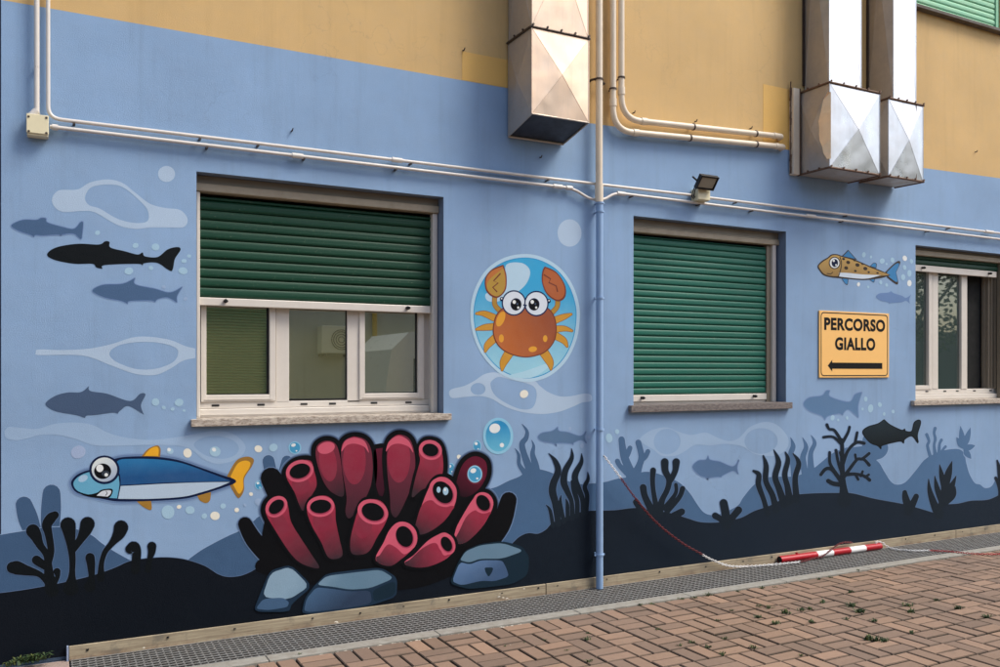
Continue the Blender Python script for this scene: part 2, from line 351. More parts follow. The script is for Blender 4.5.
for O in (O1, O2, O3, O4, O5, O6, O7):
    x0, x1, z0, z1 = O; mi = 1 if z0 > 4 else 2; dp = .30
    mb.quad((x0, 0, z0), (x0, dp, z0), (x0, dp, z1), (x0, 0, z1), mi); mb.quad((x1, 0, z0), (x1, 0, z1), (x1, dp, z1), (x1, dp, z0), mi)
    mb.quad((x0, 0, z1), (x0, dp, z1), (x1, dp, z1), (x1, 0, z1), mi); mb.quad((x0, 0, z0), (x1, 0, z0), (x1, dp, z0), (x0, dp, z0), mi)
mb.quad((XL, 0, -.08), (XL, 0, 3.503), (XL, 9, 3.503), (XL, 9, -.08), 0); mb.quad((XL, 0, 3.503), (XL, 0, ZTOP), (XL, 9, ZTOP), (XL, 9, 3.503), 1)
mb.quad((XR, 0, -.08), (XR, 9, -.08), (XR, 9, ZTOP), (XR, 0, ZTOP), 1); mb.quad((XL, 9, -.08), (XL, 9, ZTOP), (XR, 9, ZTOP), (XR, 9, -.08), 1)
mb.build('wall', [M['blue'], M['yellow'], M['reveal']], bld)
mb = MB(); mb.box(XL - .08, XR + .08, -.10, 9.08, ZTOP + .003, ZTOP + .16); mb.build('roof', M['conc'], bld)
# brighter repainted ochre rectangles, thin skins of plaster
mb = MB(); mb.box(XW(462), 3.22, -.0015, 0.004, 3.506, ZW(463, 51.5)); mb.build('plaster_patch', M['patch'], bld, label='brighter ochre repaint patch left of the first duct'); mb = MB(); mb.box(XW(763), 5.5, -.0015, .004, zt(5.3) + .004, ZW(763, 84)); mb.build('plaster_patch', M['patch'], bld, label='brighter ochre repaint patch left of the double duct')
mb = MB(); mb.box(-3.2, XL - .004, .25, .5, -.08, 7.2)
setp(mb.build('neighbouring_wall', paint((52, 66, 90), name='slate_blue_wall')), 'slate blue wall set back past the left corner', 'wall')

def slats(parent, x0, x1, zlo, zhi, y, pitch, m, phase=0.0, bul=.0065):
    mb = MB(); z = zlo; y0_ = y
    while z < zhi - .001:
        h = min(pitch, zhi - z); P = []; y = y0_ + random.uniform(-.0012, .0012)
        for k in range(7):
            t = k / 6; P.append((y - bul * (1 - (2 * t - 1) ** 4) * (1.15 - .3 * t), z + .0045 + t * (h - .0062)))
        P.append((y + .007, z + h)); P.insert(0, (y + .007, z + .001)); j_ = random.uniform(-.0012, .0012); P2 = [(a + random.uniform(-.0006, .0006), b_ + j_) for a, b_ in P]; n_ = len(P)
        mb.add([(x0, a, b_) for a, b_ in P] + [(x1, a, b_) for a, b_ in P2], [(k, k + 1, k + 1 + n_, k + n_) for k in range(n_ - 1)]); z += pitch
    return mb.build('shutter', m, parent)
def pb(mb, xa, ya, xb, yb, yf, th, bev=.0025, mi=0):
    d = -yf; mb.box(XW(xa, d), XW(xb, d), yf, yf + th, ZW(xa, ya, d), ZW(xa, yb, d), mi, bev)
def win_common(name, O, S, hs, gx, gtop, railz=None, label=None):
    w_ = MB(); x0, x1, z0, z1 = O
    # the stone sill carries the window
    w_.box(S['x0'], S['x1'], -.040, -.0005, S['z0'], S['z1'], 0, .003); w_.box(x0 + .001, x1 - .001, -.0008, .245, S['z0'] + .004, S['z1'] + .0015)
    root = empty(name); root.parent = bld
    if label: root['label'] = label
    w_.build('sill', M['sill2'] if O is O2 else M['sill'], root)
    return root
def cassette(root, O, ztop, zmid, zlow):
    mb = MB(); x0, x1 = O[0] + .001, O[1] - .001
    mb.box(x0, x1, .085, .16, zmid, ztop, 1, .003); mb.box(x0, x1, .072, .16, zlow, zmid - .003, 0, .003)
    for k in range(3): mb.box(x0 + .002, x1 - .002, .0695, .075, zlow + .008 + k * .016, zlow + .012 + k * .016, 0)
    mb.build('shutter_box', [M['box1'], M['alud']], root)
def stops(root, xs, z, y):
    for x_ in xs:
        mb = MB(); mb.tube([(x_, y + .004, z), (x_, y - .022, z - .002)], [.011, .010], 12); mb.tube([(x_, y - .020, z - .001), (x_ + .006, y - .034, z - .003)], [.013, .008], 12); mb.build('rubber_stop', M['black'], root)
def slots(root, pxs, yf, z, wd=.045):
    for p in pxs:
        mb = MB(); x_ = XW(p, -yf); mb.box(x_ - wd / 2, x_ + wd / 2, yf - .004, yf + .004, z - .006, z + .006, 0, .003); mb.build('drain_slot', M['black'], root)
# ---- window 1: shutter half raised, three panes
r = win_common('window', O1, S1, 0, 0, 0, label='window with shutter half raised over three panes')
cassette(r, O1, 2.713, ZW(200, 183, -.08), ZW(200, 190.5, -.07))
zr1 = ZW(200, 297.2, -.12); zr0 = ZW(200, 305.2, -.12); slats(r, XW(199, -.13), XW(433, -.13), zr1 + .002, 2.60, .13, .0572, M['shut1'])
mb = MB(); mb.box(XW(199.5, -.115), XW(430.5, -.115), .115, .145, zr0, zr1, 0, .004); mb.build('bottom_rail', M['alu'], r)
stops(r, [XW(225, -.115), XW(407, -.115)], (zr0 + zr1) / 2 + .006, .115)
zb = S1['z1'] + .002; ztop = ZW(200, 190.5, -.07) - .002
for a, b_ in ((196.2, 200.0), (432.6, 437.4)):
    mb = MB(); mb.box(XW(a, -.09), XW(b_, -.09), .088, .135, zb, ztop, 0, .003); mb.box(XW(a + .8, -.09), XW(b_ - .8, -.09), .0855, .09, zb + .01, ztop - .01); mb.build('guide_rail', M['alu'], r)
yf = .165
mb = MB(); pb(mb, 199.2, 300, 206.3, 402.4, yf + .02, .05); mb.box(XW(199, -yf), XW(432.4, -yf), yf + .012, yf + .07, ZW(200, 409, -yf), ZW(200, 402.4, -yf), 0, .003)
mb.box(XW(199, -yf), XW(432.4, -yf), yf - .018, yf + .07, zb, ZW(200, 409.3, -yf), 0, .004); mb.box(XW(199, -yf), XW(432.4, -yf), yf - .022, yf - .012, zb + .012, zb + .018)
pb(mb, 276.0, 300, 289.2, 402.4, yf + .012, .05); pb(mb, 347.2, 300, 359.6, 402.4, yf + .012, .05); pb(mb, 424.0, 300, 429.3, 402.0, yf + .02, .05); pb(mb, 429.5, 300, 433.2, 409, yf + .002, .05); mb.build('frame', M['alu'], r)
for (xa, xb, g0, g1, lo) in ((200.8, 275.8, 206.5, 267.3, 1), (289.2, 347.2, 289.5, 346.2, 0), (359.6, 424.2, 365.0, 415.8, 1)):
    mb = MB(); zlo = ZW(200, 402.2, -yf); zg = ZW(200, 395.2, -yf) if lo else zlo + .006; zh = zr1
    if lo:
        mb.box(XW(xa, -yf), XW(g0, -yf), yf, yf + .045, zlo, zh, 0, .003); mb.box(XW(g1 + 2.4, -yf), XW(xb, -yf), yf, yf + .045, zlo, zh, 0, .003)
        mb.box(XW(g0, -yf) - .002, XW(g1 + 2.4, -yf) + .002, yf + .0015, yf + .045, zlo, zg, 0, .003); mb.box(XW(xa, -yf) + .02, XW(xb, -yf) - .02, yf - .004, yf + .004, zlo + .012, zlo + .017)
        mb.build('sash', M['alu'], r)
    mb = MB(); mb.box(XW(g1, -yf - .03) - .004, XW(g1 + 2.6, -yf - .03) + .003, yf + .022, yf + .05, zg, zh); mb.box(XW(g0, -yf - .03) - .01, XW(g1, -yf - .03), yf + .024, yf + .04, zg - .001, zg + .006); mb.build('gasket', M['black'], r)
    mb = MB(); mb.box(XW(g0 - 2, -yf - .03), XW(g1 + 1.5, -yf - .03), yf + .030, yf + .036, zg - .002, zh); mb.build('pane', M['glass'], r)
slots(r, (215.5, 261, 304, 332.5, 374, 408.5), yf + .012, ZW(200, 405.8, -yf))
# ---- window 2: shutter fully closed
r = win_common('window', O2, S2, 0, 0, 0, label='window with green shutter fully closed')
cassette(r, O2, 2.721, ZW(634, 226, -.07), ZW(634, 231.5, -.07))
zr1 = ZW(634, 395.2, -.11); zr0 = ZW(634, 402.0, -.11); slats(r, O2[0] + .02, XW(768, -.12), zr1 + .002, 2.6, .12, .0498, M['shut'])
mb = MB(); mb.box(O2[0] + .02, XW(767.5, -.105), .105, .135, zr0, zr1, 0, .004); mb.box(O2[0] + .03, XW(770, -.105), .118, .16, S2['z1'] + .002, zr0 - .003, 0, .002); mb.build('bottom_rail', M['alu'], r)
stops(r, [XW(641.5, -.105), XW(753.5, -.105)], (zr0 + zr1) / 2 + .006, .105)
zb = S2['z1'] + .002; ztop = ZW(634, 231.5, -.07) - .002
for a, b_ in ((O2[0] + .002, O2[0] + .03), (XW(773.0, -.08), XW(776.2, -.08))):
    mb = MB(); mb.box(a, b_, .08, .13, zb, ztop, 0, .003); mb.build('guide_rail', M['alu'], r)
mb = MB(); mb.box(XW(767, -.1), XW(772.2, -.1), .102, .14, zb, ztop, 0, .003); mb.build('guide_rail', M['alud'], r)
mb = MB(); mb.box(O2[0] + .003, O2[1] - .003, .2, .21, zb, 2.7); mb.build('pane', M['glass3'], r)
# ---- window 3: shutter almost fully up, one sash open
r = win_common('window', O3, S3, 0, 0, 0, label='window with shutter almost fully raised and one sash open')
cassette(r, O3, 2.723, ZW(916, 249.5, -.08), ZW(916, 254.6, -.07))
zr1 = ZW(916, 264.6, -.11); zr0 = ZW(916, 271.0, -.11); slats(r, O3[0] + .02, XW(997, -.12), zr1 + .002, 2.66, .12, .0498, M['shut1'])
mb = MB(); mb.box(O3[0] + .02, XW(996.6, -.105), .105, .135, zr0, zr1, 0, .004); mb.build('bottom_rail', M['alu'], r)
stops(r, [XW(988.5, -.105), XW(922, -.105)], (zr0 + zr1) / 2 + .004, .105)
zb = S3['z1'] + .002; ztop = ZW(916, 254.6, -.07) - .002; yf = .15
for a, b_ in ((O3[0] + .002, O3[0] + .028), (XW(1001.5, -.08), O3[1] - .004)):
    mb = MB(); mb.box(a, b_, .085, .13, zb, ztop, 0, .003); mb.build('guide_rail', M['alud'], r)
mb = MB(); zlo = ZW(917, 389.5, -yf); zf = ZW(917, 394.3, -yf); x1 = O3[1] - .02
mb.box(O3[0] + .02, x1, yf + .01, yf + .06, zf, zlo, 0, .003); mb.box(O3[0] + .02, x1, yf - .022, yf + .06, zb, zf - .002, 0, .004); mb.box(O3[0] + .004, O3[0] + .035, yf + .01, yf + .06, zb, ztop, 0, .003)
pb(mb, 932.6, 262, 938.2, 389, yf + .006, .05); pb(mb, 961.6, 262, 967.3, 389, yf + .004, .05); mb.build('frame', M['alu'], r)
mb = MB()
for a, b_, yy in ((984.2, 986.2, .20), (988.2, 990.0, .17), (991.5, 992.8, .155), (995.4, 997.5, .14)): mb.box(XW(a, -yy), XW(b_, -yy), yy, yy + .03, zlo, ztop, 0, .002)
mb.build('frame', M['alud'], r)
mb = MB(); zg = ZW(917, 385.5, -yf); pb(mb, 929.0, 262, 932.4, 389.3, yf, .04); mb.box(O3[0] + .03, XW(929, -yf) + .004, yf + .002, yf + .04, zlo, zg, 0, .003); mb.box(O3[0] + .003, O3[0] + .045, yf + .002, yf + .04, zlo, ztop, 0, .003); mb.build('sash', M['alu'], r)
for g0, g1, zz in ((910, 927, zg), (938.2, 959.5, zlo)):
    mb = MB(); mb.box(XW(g0, -yf - .03), XW(g1, -yf - .03), yf + .03, yf + .036, zz, ztop); mb.build('pane', M['glass3'], r)
    mb = MB(); mb.box(XW(g1, -yf - .03) - .005, XW(g1 + 2.2, -yf - .03), yf + .022, yf + .045, zz, ztop); mb.build('gasket', M['black'], r)
mb = MB(); mb.box(XW(967, -yf), XW(984.5, -.2), .24, .25, zlo, ztop); mb.build('unlit_room_panel', M['dark'], r)  # near-black sheet standing in for the unlit room behind the open sash
slots(r, (926.8, 944.8, 957.2, 974.3, 990.5), yf + .01, ZW(917, 391.6, -yf), .04)
# ---- upstairs windows with pale green shutters
for O in (O4, O6, O7):
    r = empty('window'); r.parent = bld; r['label'] = 'upper window with pale green shutter closed'
    slats(r, O[0] + .02, O[1] - .05, O[2] + .012, O[3] - .05, .028, .052, M['shut4'], bul=.006)
    mb = MB(); mb.box(O[0] - .05, O[1] + .05, -.065, -.002, O[2] - .032, O[2] - .002, 0, .003); mb.box(O[0], O[1], -.003, .2, O[2] - .02, O[2] + .004); mb.build('sill', flatmat('dark_stone_sill', (92, 84, 76), .8, dirt=.3), r)
    mb = MB(); mb.box(O[1] - .048, O[1] - .004, .012, .07, O[2] + .006, O[3], 0, .003); mb.build('guide_rail', M['shut4'], r); mb = MB(); mb.box(O[0] + .004, O[0] + .018, .012, .07, O[2] + .006, O[3], 0, .003); mb.build('guide_rail', M['shut4'], r)
r = win_common('window', O5, dict(x0=10.05, x1=11.65, z0=S3['z0'], z1=S3['z1']), 0, 0, 0, label='window with green shutter closed beyond the frame')
slats(r, O5[0] + .01, O5[1] - .01, O5[2] + .01, O5[3] - .02, .12, .05, M['shut'])
#@@MURAL
# ------------------------------------------------------------------ the mural (parts of the building, details as sub-parts)
MID = paint((56, 86, 120), to=(74, 110, 148), p1=(60, 560), p2=(940, 470), name='mid_blue_paint')
DARK = paint((12, 19, 28), to=(26, 38, 51), p1=(330, 600), p2=(760, 520), name='dark_sheen_paint', rough=.55)  # DARK lightens to the right: sheen of glancing light put into the colour
DKF = paint((12, 18, 22), name='black_paint', rough=.55); DKR = paint((25, 36, 46), name='sheen_black_paint', rough=.55)  # DKR: black lightened by painted-in glancing sheen, for the right-hand weeds
HAL = paint((146, 172, 206), name='halo_paint'); WAVE = paint((172, 194, 216), name='wave_paint'); WAVE2 = paint((152, 179, 208), name='faint_wave_paint')
NAVY = paint((12, 26, 60), name='navy_paint', rough=.5); BLK = paint((10, 12, 16), name='line_paint', rough=.5)
WHT = paint((226, 230, 228), name='white_paint', amt=.03); CREAM = paint((232, 228, 212), name='cream_paint', amt=.03)
PALE = paint((160, 194, 214), name='pale_bubble_paint', amt=.03); FAINT = paint((150, 174, 204), name='faint_bubble_paint', amt=.03); LILAC = paint((158, 176, 206), name='lilac_paint', amt=.03)
# waves with holes
def wave(outer, holes, m, lab):
    p = Paint(.6); p.shape(outer, m, holes); p.build('painted_wave', bld, label=lab)
def E_(x, y, rx, ry, n=14): return [(x + rx * math.cos(2 * math.pi * k / n), y + ry * math.sin(2 * math.pi * k / n)) for k in range(n)]
wave([(52, 199), (58.8, 190.5), (77.5, 189.5), (90, 182.5), (107.5, 179.5), (122.5, 183), (135, 192.5), (150, 203.8), (165, 208), (180, 210), (187.5, 218.8), (183.8, 227), (170, 227.5), (150, 227.5), (135, 229), (117.5, 225), (95, 212.5), (82.5, 211), (63.8, 212), (55, 207.5)],
     [[(85, 197.5), (91, 187.5), (107.5, 184.5), (122.5, 187), (137.5, 198.8), (147.5, 210), (147.5, 221), (135, 223), (117.5, 218.8), (100, 208.8), (88.8, 205)]], WAVE, 'pale looped wave above the dark shark shapes')
wave([(36, 352.5), (38.8, 349.5), (62.5, 350), (87.5, 348.8), (110, 344.5), (132.5, 337.5), (150, 336.8), (170, 340), (185, 346), (195.2, 348.5, 'c'), (195.2, 358, 'c'), (182.5, 361), (170, 368.8), (155, 375), (135, 373.8), (112.5, 366), (92.5, 358), (75, 355), (38.8, 355)],
     [[(109.5, 352.5), (120, 345), (140, 342), (160, 343), (175, 347.5), (178, 353.8), (172.5, 362.5), (155, 368.8), (135, 368.8), (115, 361)]], WAVE, 'pale eye-shaped wave left of the first window')
wave([(4.5, 432.5), (8.8, 427), (22.5, 428), (37.5, 428.8), (55, 423.8), (75, 422.5), (92.5, 425), (107.5, 432.5), (125, 437.5), (150, 440), (175, 437.5), (190, 435), (212.5, 431), (232.5, 433.8), (245, 445), (242.5, 455), (232.5, 461), (217.5, 464), (202.5, 458.8), (192.5, 450), (180, 446), (150, 445), (112.5, 446), (92.5, 445), (75, 438.8), (57.5, 435), (40, 435), (20, 440), (7.5, 438.8)],
     [[(193.8, 445), (202.5, 438), (217.5, 436), (232.5, 440), (238.8, 447.5), (235, 455), (222.5, 458.8), (205, 455)]], WAVE2, 'long faint wave above the blue fish')
wave([(449, 393), (452, 389), (464, 386), (474, 381), (484, 374.4), (494, 372.4), (504, 375), (520, 381), (534, 381), (540, 386), (548, 392), (560, 396.4), (572, 396), (584, 393.6), (591, 395), (591, 401), (582, 402.6), (572, 407), (558, 412), (540, 414), (520, 411.6), (504, 406), (492, 399), (480, 396), (464, 397), (452, 398)],
     [E_(478, 389, 7.4, 6), [(490.4, 384), (494, 379), (500, 377), (512, 380), (527, 383.5), (535, 388), (536.4, 398), (532, 408), (520, 409), (504, 402), (494, 394)]], WAVE, 'pale wave with two holes under the crab bubble')
wave([(640.4, 437.8), (651, 430.4), (665.6, 427.3), (678, 431.5), (690.8, 435), (705.5, 432.5), (716, 437), (728.6, 441), (739, 437.8), (749.6, 427.3), (764.3, 422), (777, 425), (787.4, 436.7), (787.4, 447), (779, 454.6), (766.4, 456), (753.8, 453.5), (741, 446), (724.4, 444), (709.7, 445.5), (695, 445), (684.5, 451.4), (674, 456), (661.4, 455.6), (653, 449.3), (642.5, 443)],
     [E_(667, 441.5, 13.3, 12.6), E_(761, 441, 16.6, 12.8)], WAVE2, 'faint spectacle-shaped wave below the closed shutter')
for x, y, rx, ry, lab in ((166.5, 174, 8.5, 8, 'plain pale disc over the first wave'), (569.5, 233, 12, 13.7, 'large plain pale disc above the crab bubble')):
    p = Paint(.6); p.ell(x, y, rx, ry, WAVE); p.build('painted_disc', bld, label=lab)
# hills
p = Paint(1.2)
hl = [(-6, 536), (0, 535), (10.8, 533), (23.4, 531), (40, 528), (59.4, 527), (72, 528.6), (79, 530), (92, 535.4), (101, 542.6), (111.6, 549.8), (126, 558), (136, 563, 'c')]
p.line(spline(hl, False), 1.3, HAL, False); p.shape(hl + [(150, 590, 'c'), (120, 612, 'c'), (-6, 626, 'c')], MID)
hl2 = [(185, 562, 'c'), (200, 551), (215, 542.5), (230, 535), (240, 530.5), (253.5, 521), (262, 515), (300, 500, 'c')]
p.line(spline(hl2, False), 1.2, HAL, False); p.shape(hl2 + [(330, 560, 'c'), (300, 590, 'c'), (190, 590, 'c')], MID)
h3 = [(470, 492, 'c'), (483, 490), (496, 487), (508, 481), (520, 476), (528, 469.5), (538, 469), (550, 472), (558, 476), (568, 481), (580, 484), (590, 483.5), (604.7, 482), (617, 478.7), (630, 476.6), (642.5, 472), (653, 472.4), (663.5, 475.5), (674, 479.7), (682.4, 485), (690.8, 494.5), (697, 504), (703.4, 512), (710.8, 515), (720, 514), (737, 506), (743, 497.6), (751.7, 487), (762, 478.7), (774.8, 476.6), (790, 476.6), (800.5, 474.5), (811, 470), (821.5, 462), (832, 453.5), (844.6, 448), (855, 447), (862, 446, 'c'), (862.8, 438), (868, 432), (880, 434), (887.6, 445), (887, 452.5), (882.4, 457.7), (876, 460, 'c'), (880, 464), (884.5, 472), (890.8, 481.5), (897, 484.6), (905.5, 481.9), (916, 470), (924.4, 459.8), (935, 453.5), (945.4, 450), (958, 449), (964, 453.5), (966.4, 464), (969.6, 474.5), (974.8, 483), (980, 484.5), (985, 488), (991.6, 486), (996.9, 476.6), (1003, 466), (1020, 460), (1060, 466, 'c')]
p.line(spline(h3, False), 1.2, HAL, False); p.shape(h3 + [(1060, 520, 'c'), (700, 560, 'c'), (480, 570, 'c')], MID)
p.build('painted_hills', bld, label='mid blue painted sea hills')
# mid-blue plants
def strokes(name, lab, lv, m, lst, halo=HAL, hw=1.1):
    p = Paint(lv)
    if halo:
        p.y = .0004 + (4.1 if lv > 3 else 1.0) * .0003
        for s_ in lst:
            p.y -= .00003; p.stroke([(a, b_, c_ + hw) for a, b_, c_ in s_], halo)
    p.y = .0004 + (5.0 if lv > 3 else lv) * .0003
    for s_ in lst: p.stroke(s_, m)
    return p.build(name, bld, label=lab)
strokes('painted_seaweed', 'two rounded mid blue leaves at far left', 1.05, MID, [[(24, 505, 17), (28, 518, 20), (34, 535, 17), (40, 548, 12)], [(51.5, 493.5, 18), (51, 510, 20), (50, 530, 18), (50, 545, 14)]])
strokes('painted_seaweed', 'two rounded mid blue stubs behind the coral', 1.7, MID, [[(268.5, 461, 12), (272, 480, 13), (276, 500, 13)], [(287, 461, 11), (284, 478, 13), (284, 500, 13)]])
strokes('painted_seaweed', 'wavy mid blue weeds right of the coral', 2.0, MID, [[(522, 424, .6), (526.8, 431, 3.4), (526, 438, 5), (522, 444, 6), (524, 454, 6.5), (529, 468, 8), (531, 475, 9)], [(531.6, 440, .6), (533.6, 446, 3), (532.5, 454, 5), (535, 464, 7), (537, 475, 8)], [(515, 448.4, .6), (518.6, 455, 3.4), (519, 464, 4), (524, 472, 5.5), (528, 478, 6)]])
strokes('painted_coral', 'mid blue branched coral beside the drainpipe', 2.0, MID, [[(621.5, 439.5, 6.4), (622.6, 448, 7), (624.6, 457.7, 8), (629, 469, 9), (632, 478, 12)], [(629.9, 448, 5), (627.5, 454, 5.6), (624, 460, 5)], [(617.3, 461, 5), (620, 466, 5), (627, 473, 6)], [(638.2, 442.5, 6), (640.3, 450, 6), (641.5, 457.7, 6.5), (639, 466, 7), (634, 478, 12)], [(647.8, 451.5, 5), (645, 457, 5), (640, 461, 5)]])
strokes('painted_seaweed', 'three wavy mid blue weeds left of the dark tree coral', 2.0, MID, [[(790.5, 437.4, .6), (793, 446, 5), (790.8, 454, 5.6), (793, 464, 6), (794, 478, 6)], [(802.4, 437.4, .6), (806, 447, 4.6), (802.8, 457.7, 6), (805, 474, 7)], [(811, 435.2, .6), (814.6, 443, 4), (810.6, 453.5, 5), (811, 470, 7)]])
strokes('painted_seaweed', 'four thin knobbly mid blue stalks on the right hill', 2.0, MID, [[(926.6, 434.5, 3.4), (928.8, 441, 3), (927.4, 446, 3.2), (930, 456, 3.6)], [(935, 428.4, 3.6), (934, 433, 2.8), (935.2, 439, 3.2), (934, 445, 2.8), (935, 454, 4)], [(941.3, 440, 3.2), (939.4, 444.5, 2.8), (939, 454, 4)], [(945.4, 446.6, 2.8), (942.6, 450, 2.6), (941, 455, 3)]])
p = Paint(2.2)
for tip in ((956, 436.2), (960.2, 424.6), (971, 426), (976.2, 445.4), (971.7, 460)): p.leaf((963.3, 449), tip, 7.2, HAL)
for tip in ((956.2, 437), (960.3, 425.6), (970.6, 427), (975.2, 445.4), (971.2, 459)): p.leaf((963.3, 449), tip, 6, MID)
p.build('painted_plant', bld, label='star-leaved mid blue plant on the right hill')
# foreground sea bed
p = Paint(4.3)
sb = [(-6, 594), (0, 593), (25, 589.6), (47.5, 585.6), (62.5, 582.5), (82.5, 578), (100, 573), (115, 567.5), (130, 561), (150, 558), (170, 557.5), (187.5, 560), (205, 566), (217.5, 573.8), (227.5, 576.8), (240, 575.8), (250, 572), (257, 568, 'c'), (300, 560, 'c'), (440, 560, 'c'), (505, 552, 'c'), (513.4, 542), (520.6, 535.8), (528.7, 533), (537.7, 533.6), (545.8, 529.5), (552, 523), (562, 518.7), (574.5, 514), (585.3, 511), (598, 510.6), (616, 510), (634, 507.9), (650, 510), (670, 513), (686.6, 518), (700, 522), (715, 522.5), (722.5, 521.3), (740, 518), (754, 511), (768.5, 506), (779, 500.7), (789.5, 495.5), (811, 493.4), (840, 492.8), (853, 493.4), (874, 498.6), (903.4, 504), (918, 508), (933.9, 512.8, 'c'), (938, 505), (945, 504.3), (958, 503.5), (970.6, 500.7), (987.4, 499.7), (1000, 494.5), (1020, 486), (1060, 482, 'c')]
p.line(spline(sb, False), .9, paint((92, 116, 152), name='thin_line_paint'), False)
low = [(1060, 520, 'c'), (1000, 527.2, 'c'), (606, 577.6, 'c'), (67.5, 648.2, 'c'), (67.5, 659.6, 'c'), (-6, 668.8, 'c')]
p.shape(sb + low, DARK)
p.line([(-6, 667.2), (30, 662.4), (67, 657.6)], 3.2, paint((62, 78, 98), name='rim_paint'), False)
p.line([(70, 647.6), (200, 630.6), (400, 604), (606, 577)], 1.6, paint((86, 108, 134), name='rim_paint'), False)
p.line([(606, 577), (760, 557.4), (1000, 527), (1060, 519)], 1.1, paint((70, 86, 104), name='rim_paint'), False)
p.build('painted_seabed', bld, label='near black painted sea bed along the wall foot')
hA = paint((92, 118, 156), name='dim_halo_paint')
strokes('painted_seaweed', 'black club-ended weeds at the far left', 3.6, DKF, [
    [(33, 531, 14), (36, 536, 12), (40, 545, 8), (47, 556, 7), (49, 575, 10), (52, 590, 14)], [(55, 515, 8), (51, 518, 10.5), (46.8, 525, 10), (48.6, 534, 8), (51, 550, 7), (48.6, 562, 7)],
    [(12.5, 567.5, 12), (17, 567.8, 14), (25, 570, 11), (40, 574.5, 6), (50, 585, 8)], [(36.5, 560, 9.5), (40, 562.5, 9), (46, 567, 7)], [(57, 571.5, 7.4), (57.4, 577, 4.8), (53.5, 584, 6)],
    [(68, 525, 15.5), (69.3, 532, 13), (71, 545, 8.6), (72.5, 560, 6.6), (72, 575, 7), (71, 588, 16)], [(87.5, 524, 14.5), (85, 531, 12), (80, 540, 8), (73.5, 549, 7)], [(90, 557.5, 9.6), (91, 564, 8.5), (91.6, 578, 6.5), (90, 586, 12)],
    [(121, 527.5, 14.5), (118.6, 534, 12), (112, 543, 6.5), (105, 552, 5.6), (101.4, 564, 5.4), (101, 578, 8)], [(130, 549, 9.5), (134, 546.8, 11), (136.6, 553, 9), (135, 570, 9)], [(151.8, 546.2, 9), (151.6, 552, 7.4), (149.4, 560, 5), (148, 570, 6)]], hA, .9)
strokes('painted_seaweed', 'tall wavy black weeds left of the drainpipe', 3.6, DKR, [
    [(548.8, 453.6, .6), (555, 461, 4.6), (558, 471, 6.4), (553.4, 483, 7.4), (552.4, 492, 7.6), (555.4, 504, 7), (558, 524, 6)], [(571.4, 448.8, .6), (571.6, 458, 4.2), (565, 471, 6.2), (563.6, 482, 7), (567, 491, 6), (571.5, 502, 4.6), (572, 518, 5)],
    [(581.4, 453.8, .6), (581.2, 462, 4), (575.6, 473, 6), (575, 480, 6.2), (578.5, 489, 5.8), (582.4, 500, 5), (582.6, 514, 4.6)], [(572.7, 482, 4.6), (574, 491, 5), (577, 502, 5), (577, 516, 5)],
    [(587.6, 472.4, .6), (588, 479, 3.2), (584.6, 487, 4.6), (587, 496, 4.6), (586, 513, 4.4)], [(561, 495, .6), (560.2, 503.4, 3.8), (563.7, 522, 4.4)], [(565.6, 498.6, .6), (567.3, 505, 3.8), (567.3, 519, 4)], [(545.8, 504.6, .6), (550, 510.6, 3.4), (552.8, 526, 4)]], hA, .8)
strokes('painted_coral', 'black finger coral right of the drainpipe', 3.6, DKR, [
    [(664.6, 462, 7.6), (665.2, 471, 6.6), (669, 480, 6), (667, 490, 5.6), (662, 500, 6), (658.5, 513, 9)], [(676, 462, 7.4), (675, 471, 5.6), (670.4, 480, 6)], [(653, 470.4, 5.8), (652.4, 480, 5), (653.4, 492, 4.8), (657, 512, 6)],
    [(643, 487.4, 7), (645, 497, 6.6), (653, 513, 8)], [(636, 502, 6.6), (640, 508, 7), (646, 515, 9)], [(675.7, 484.6, 3.8), (675.4, 493.4, 4), (665, 508, 6)], [(682.4, 488.6, 5.4), (678.8, 497.6, 5), (667, 511, 6)], [(681.6, 511.6, 6.8), (674, 516, 8)]], hA, .8)
strokes('painted_plant', 'small black three-lobed plant in the dip', 3.6, DKR, [[(723.4, 503, 8), (725.5, 514.4, 8.5), (726, 526, 9)], [(738.4, 510, 7.4), (732, 517.6, 7), (727, 524, 8)], [(715, 515.8, 6.6), (721, 519.6, 6), (725, 526, 7)]], hA, .8)
strokes('painted_seaweed', 'row of wavy black weeds right of the dip', 3.6, DKR, [
    [(753.4, 471, 2.4), (758.6, 474.6, 5), (758.4, 485, 5.6), (763.6, 499.7, 5), (767.4, 514, 6)], [(763.2, 455.8, 1.4), (766, 466, 5), (765.6, 480.8, 5.6), (772.4, 495.5, 6), (776, 510, 7)],
    [(773.7, 450, .8), (778.4, 462, 5.4), (775, 476.6, 6), (779, 489, 6.6), (784, 504, 8)], [(785.3, 452.4, 1.4), (787.8, 460, 4.6), (784.6, 474.5, 5.4), (787.4, 487, 6), (789.5, 501, 8)], [(792.6, 453.2, .8), (798.6, 463, 5), (795, 478, 5.6), (796.4, 500, 7)]], hA, .8)
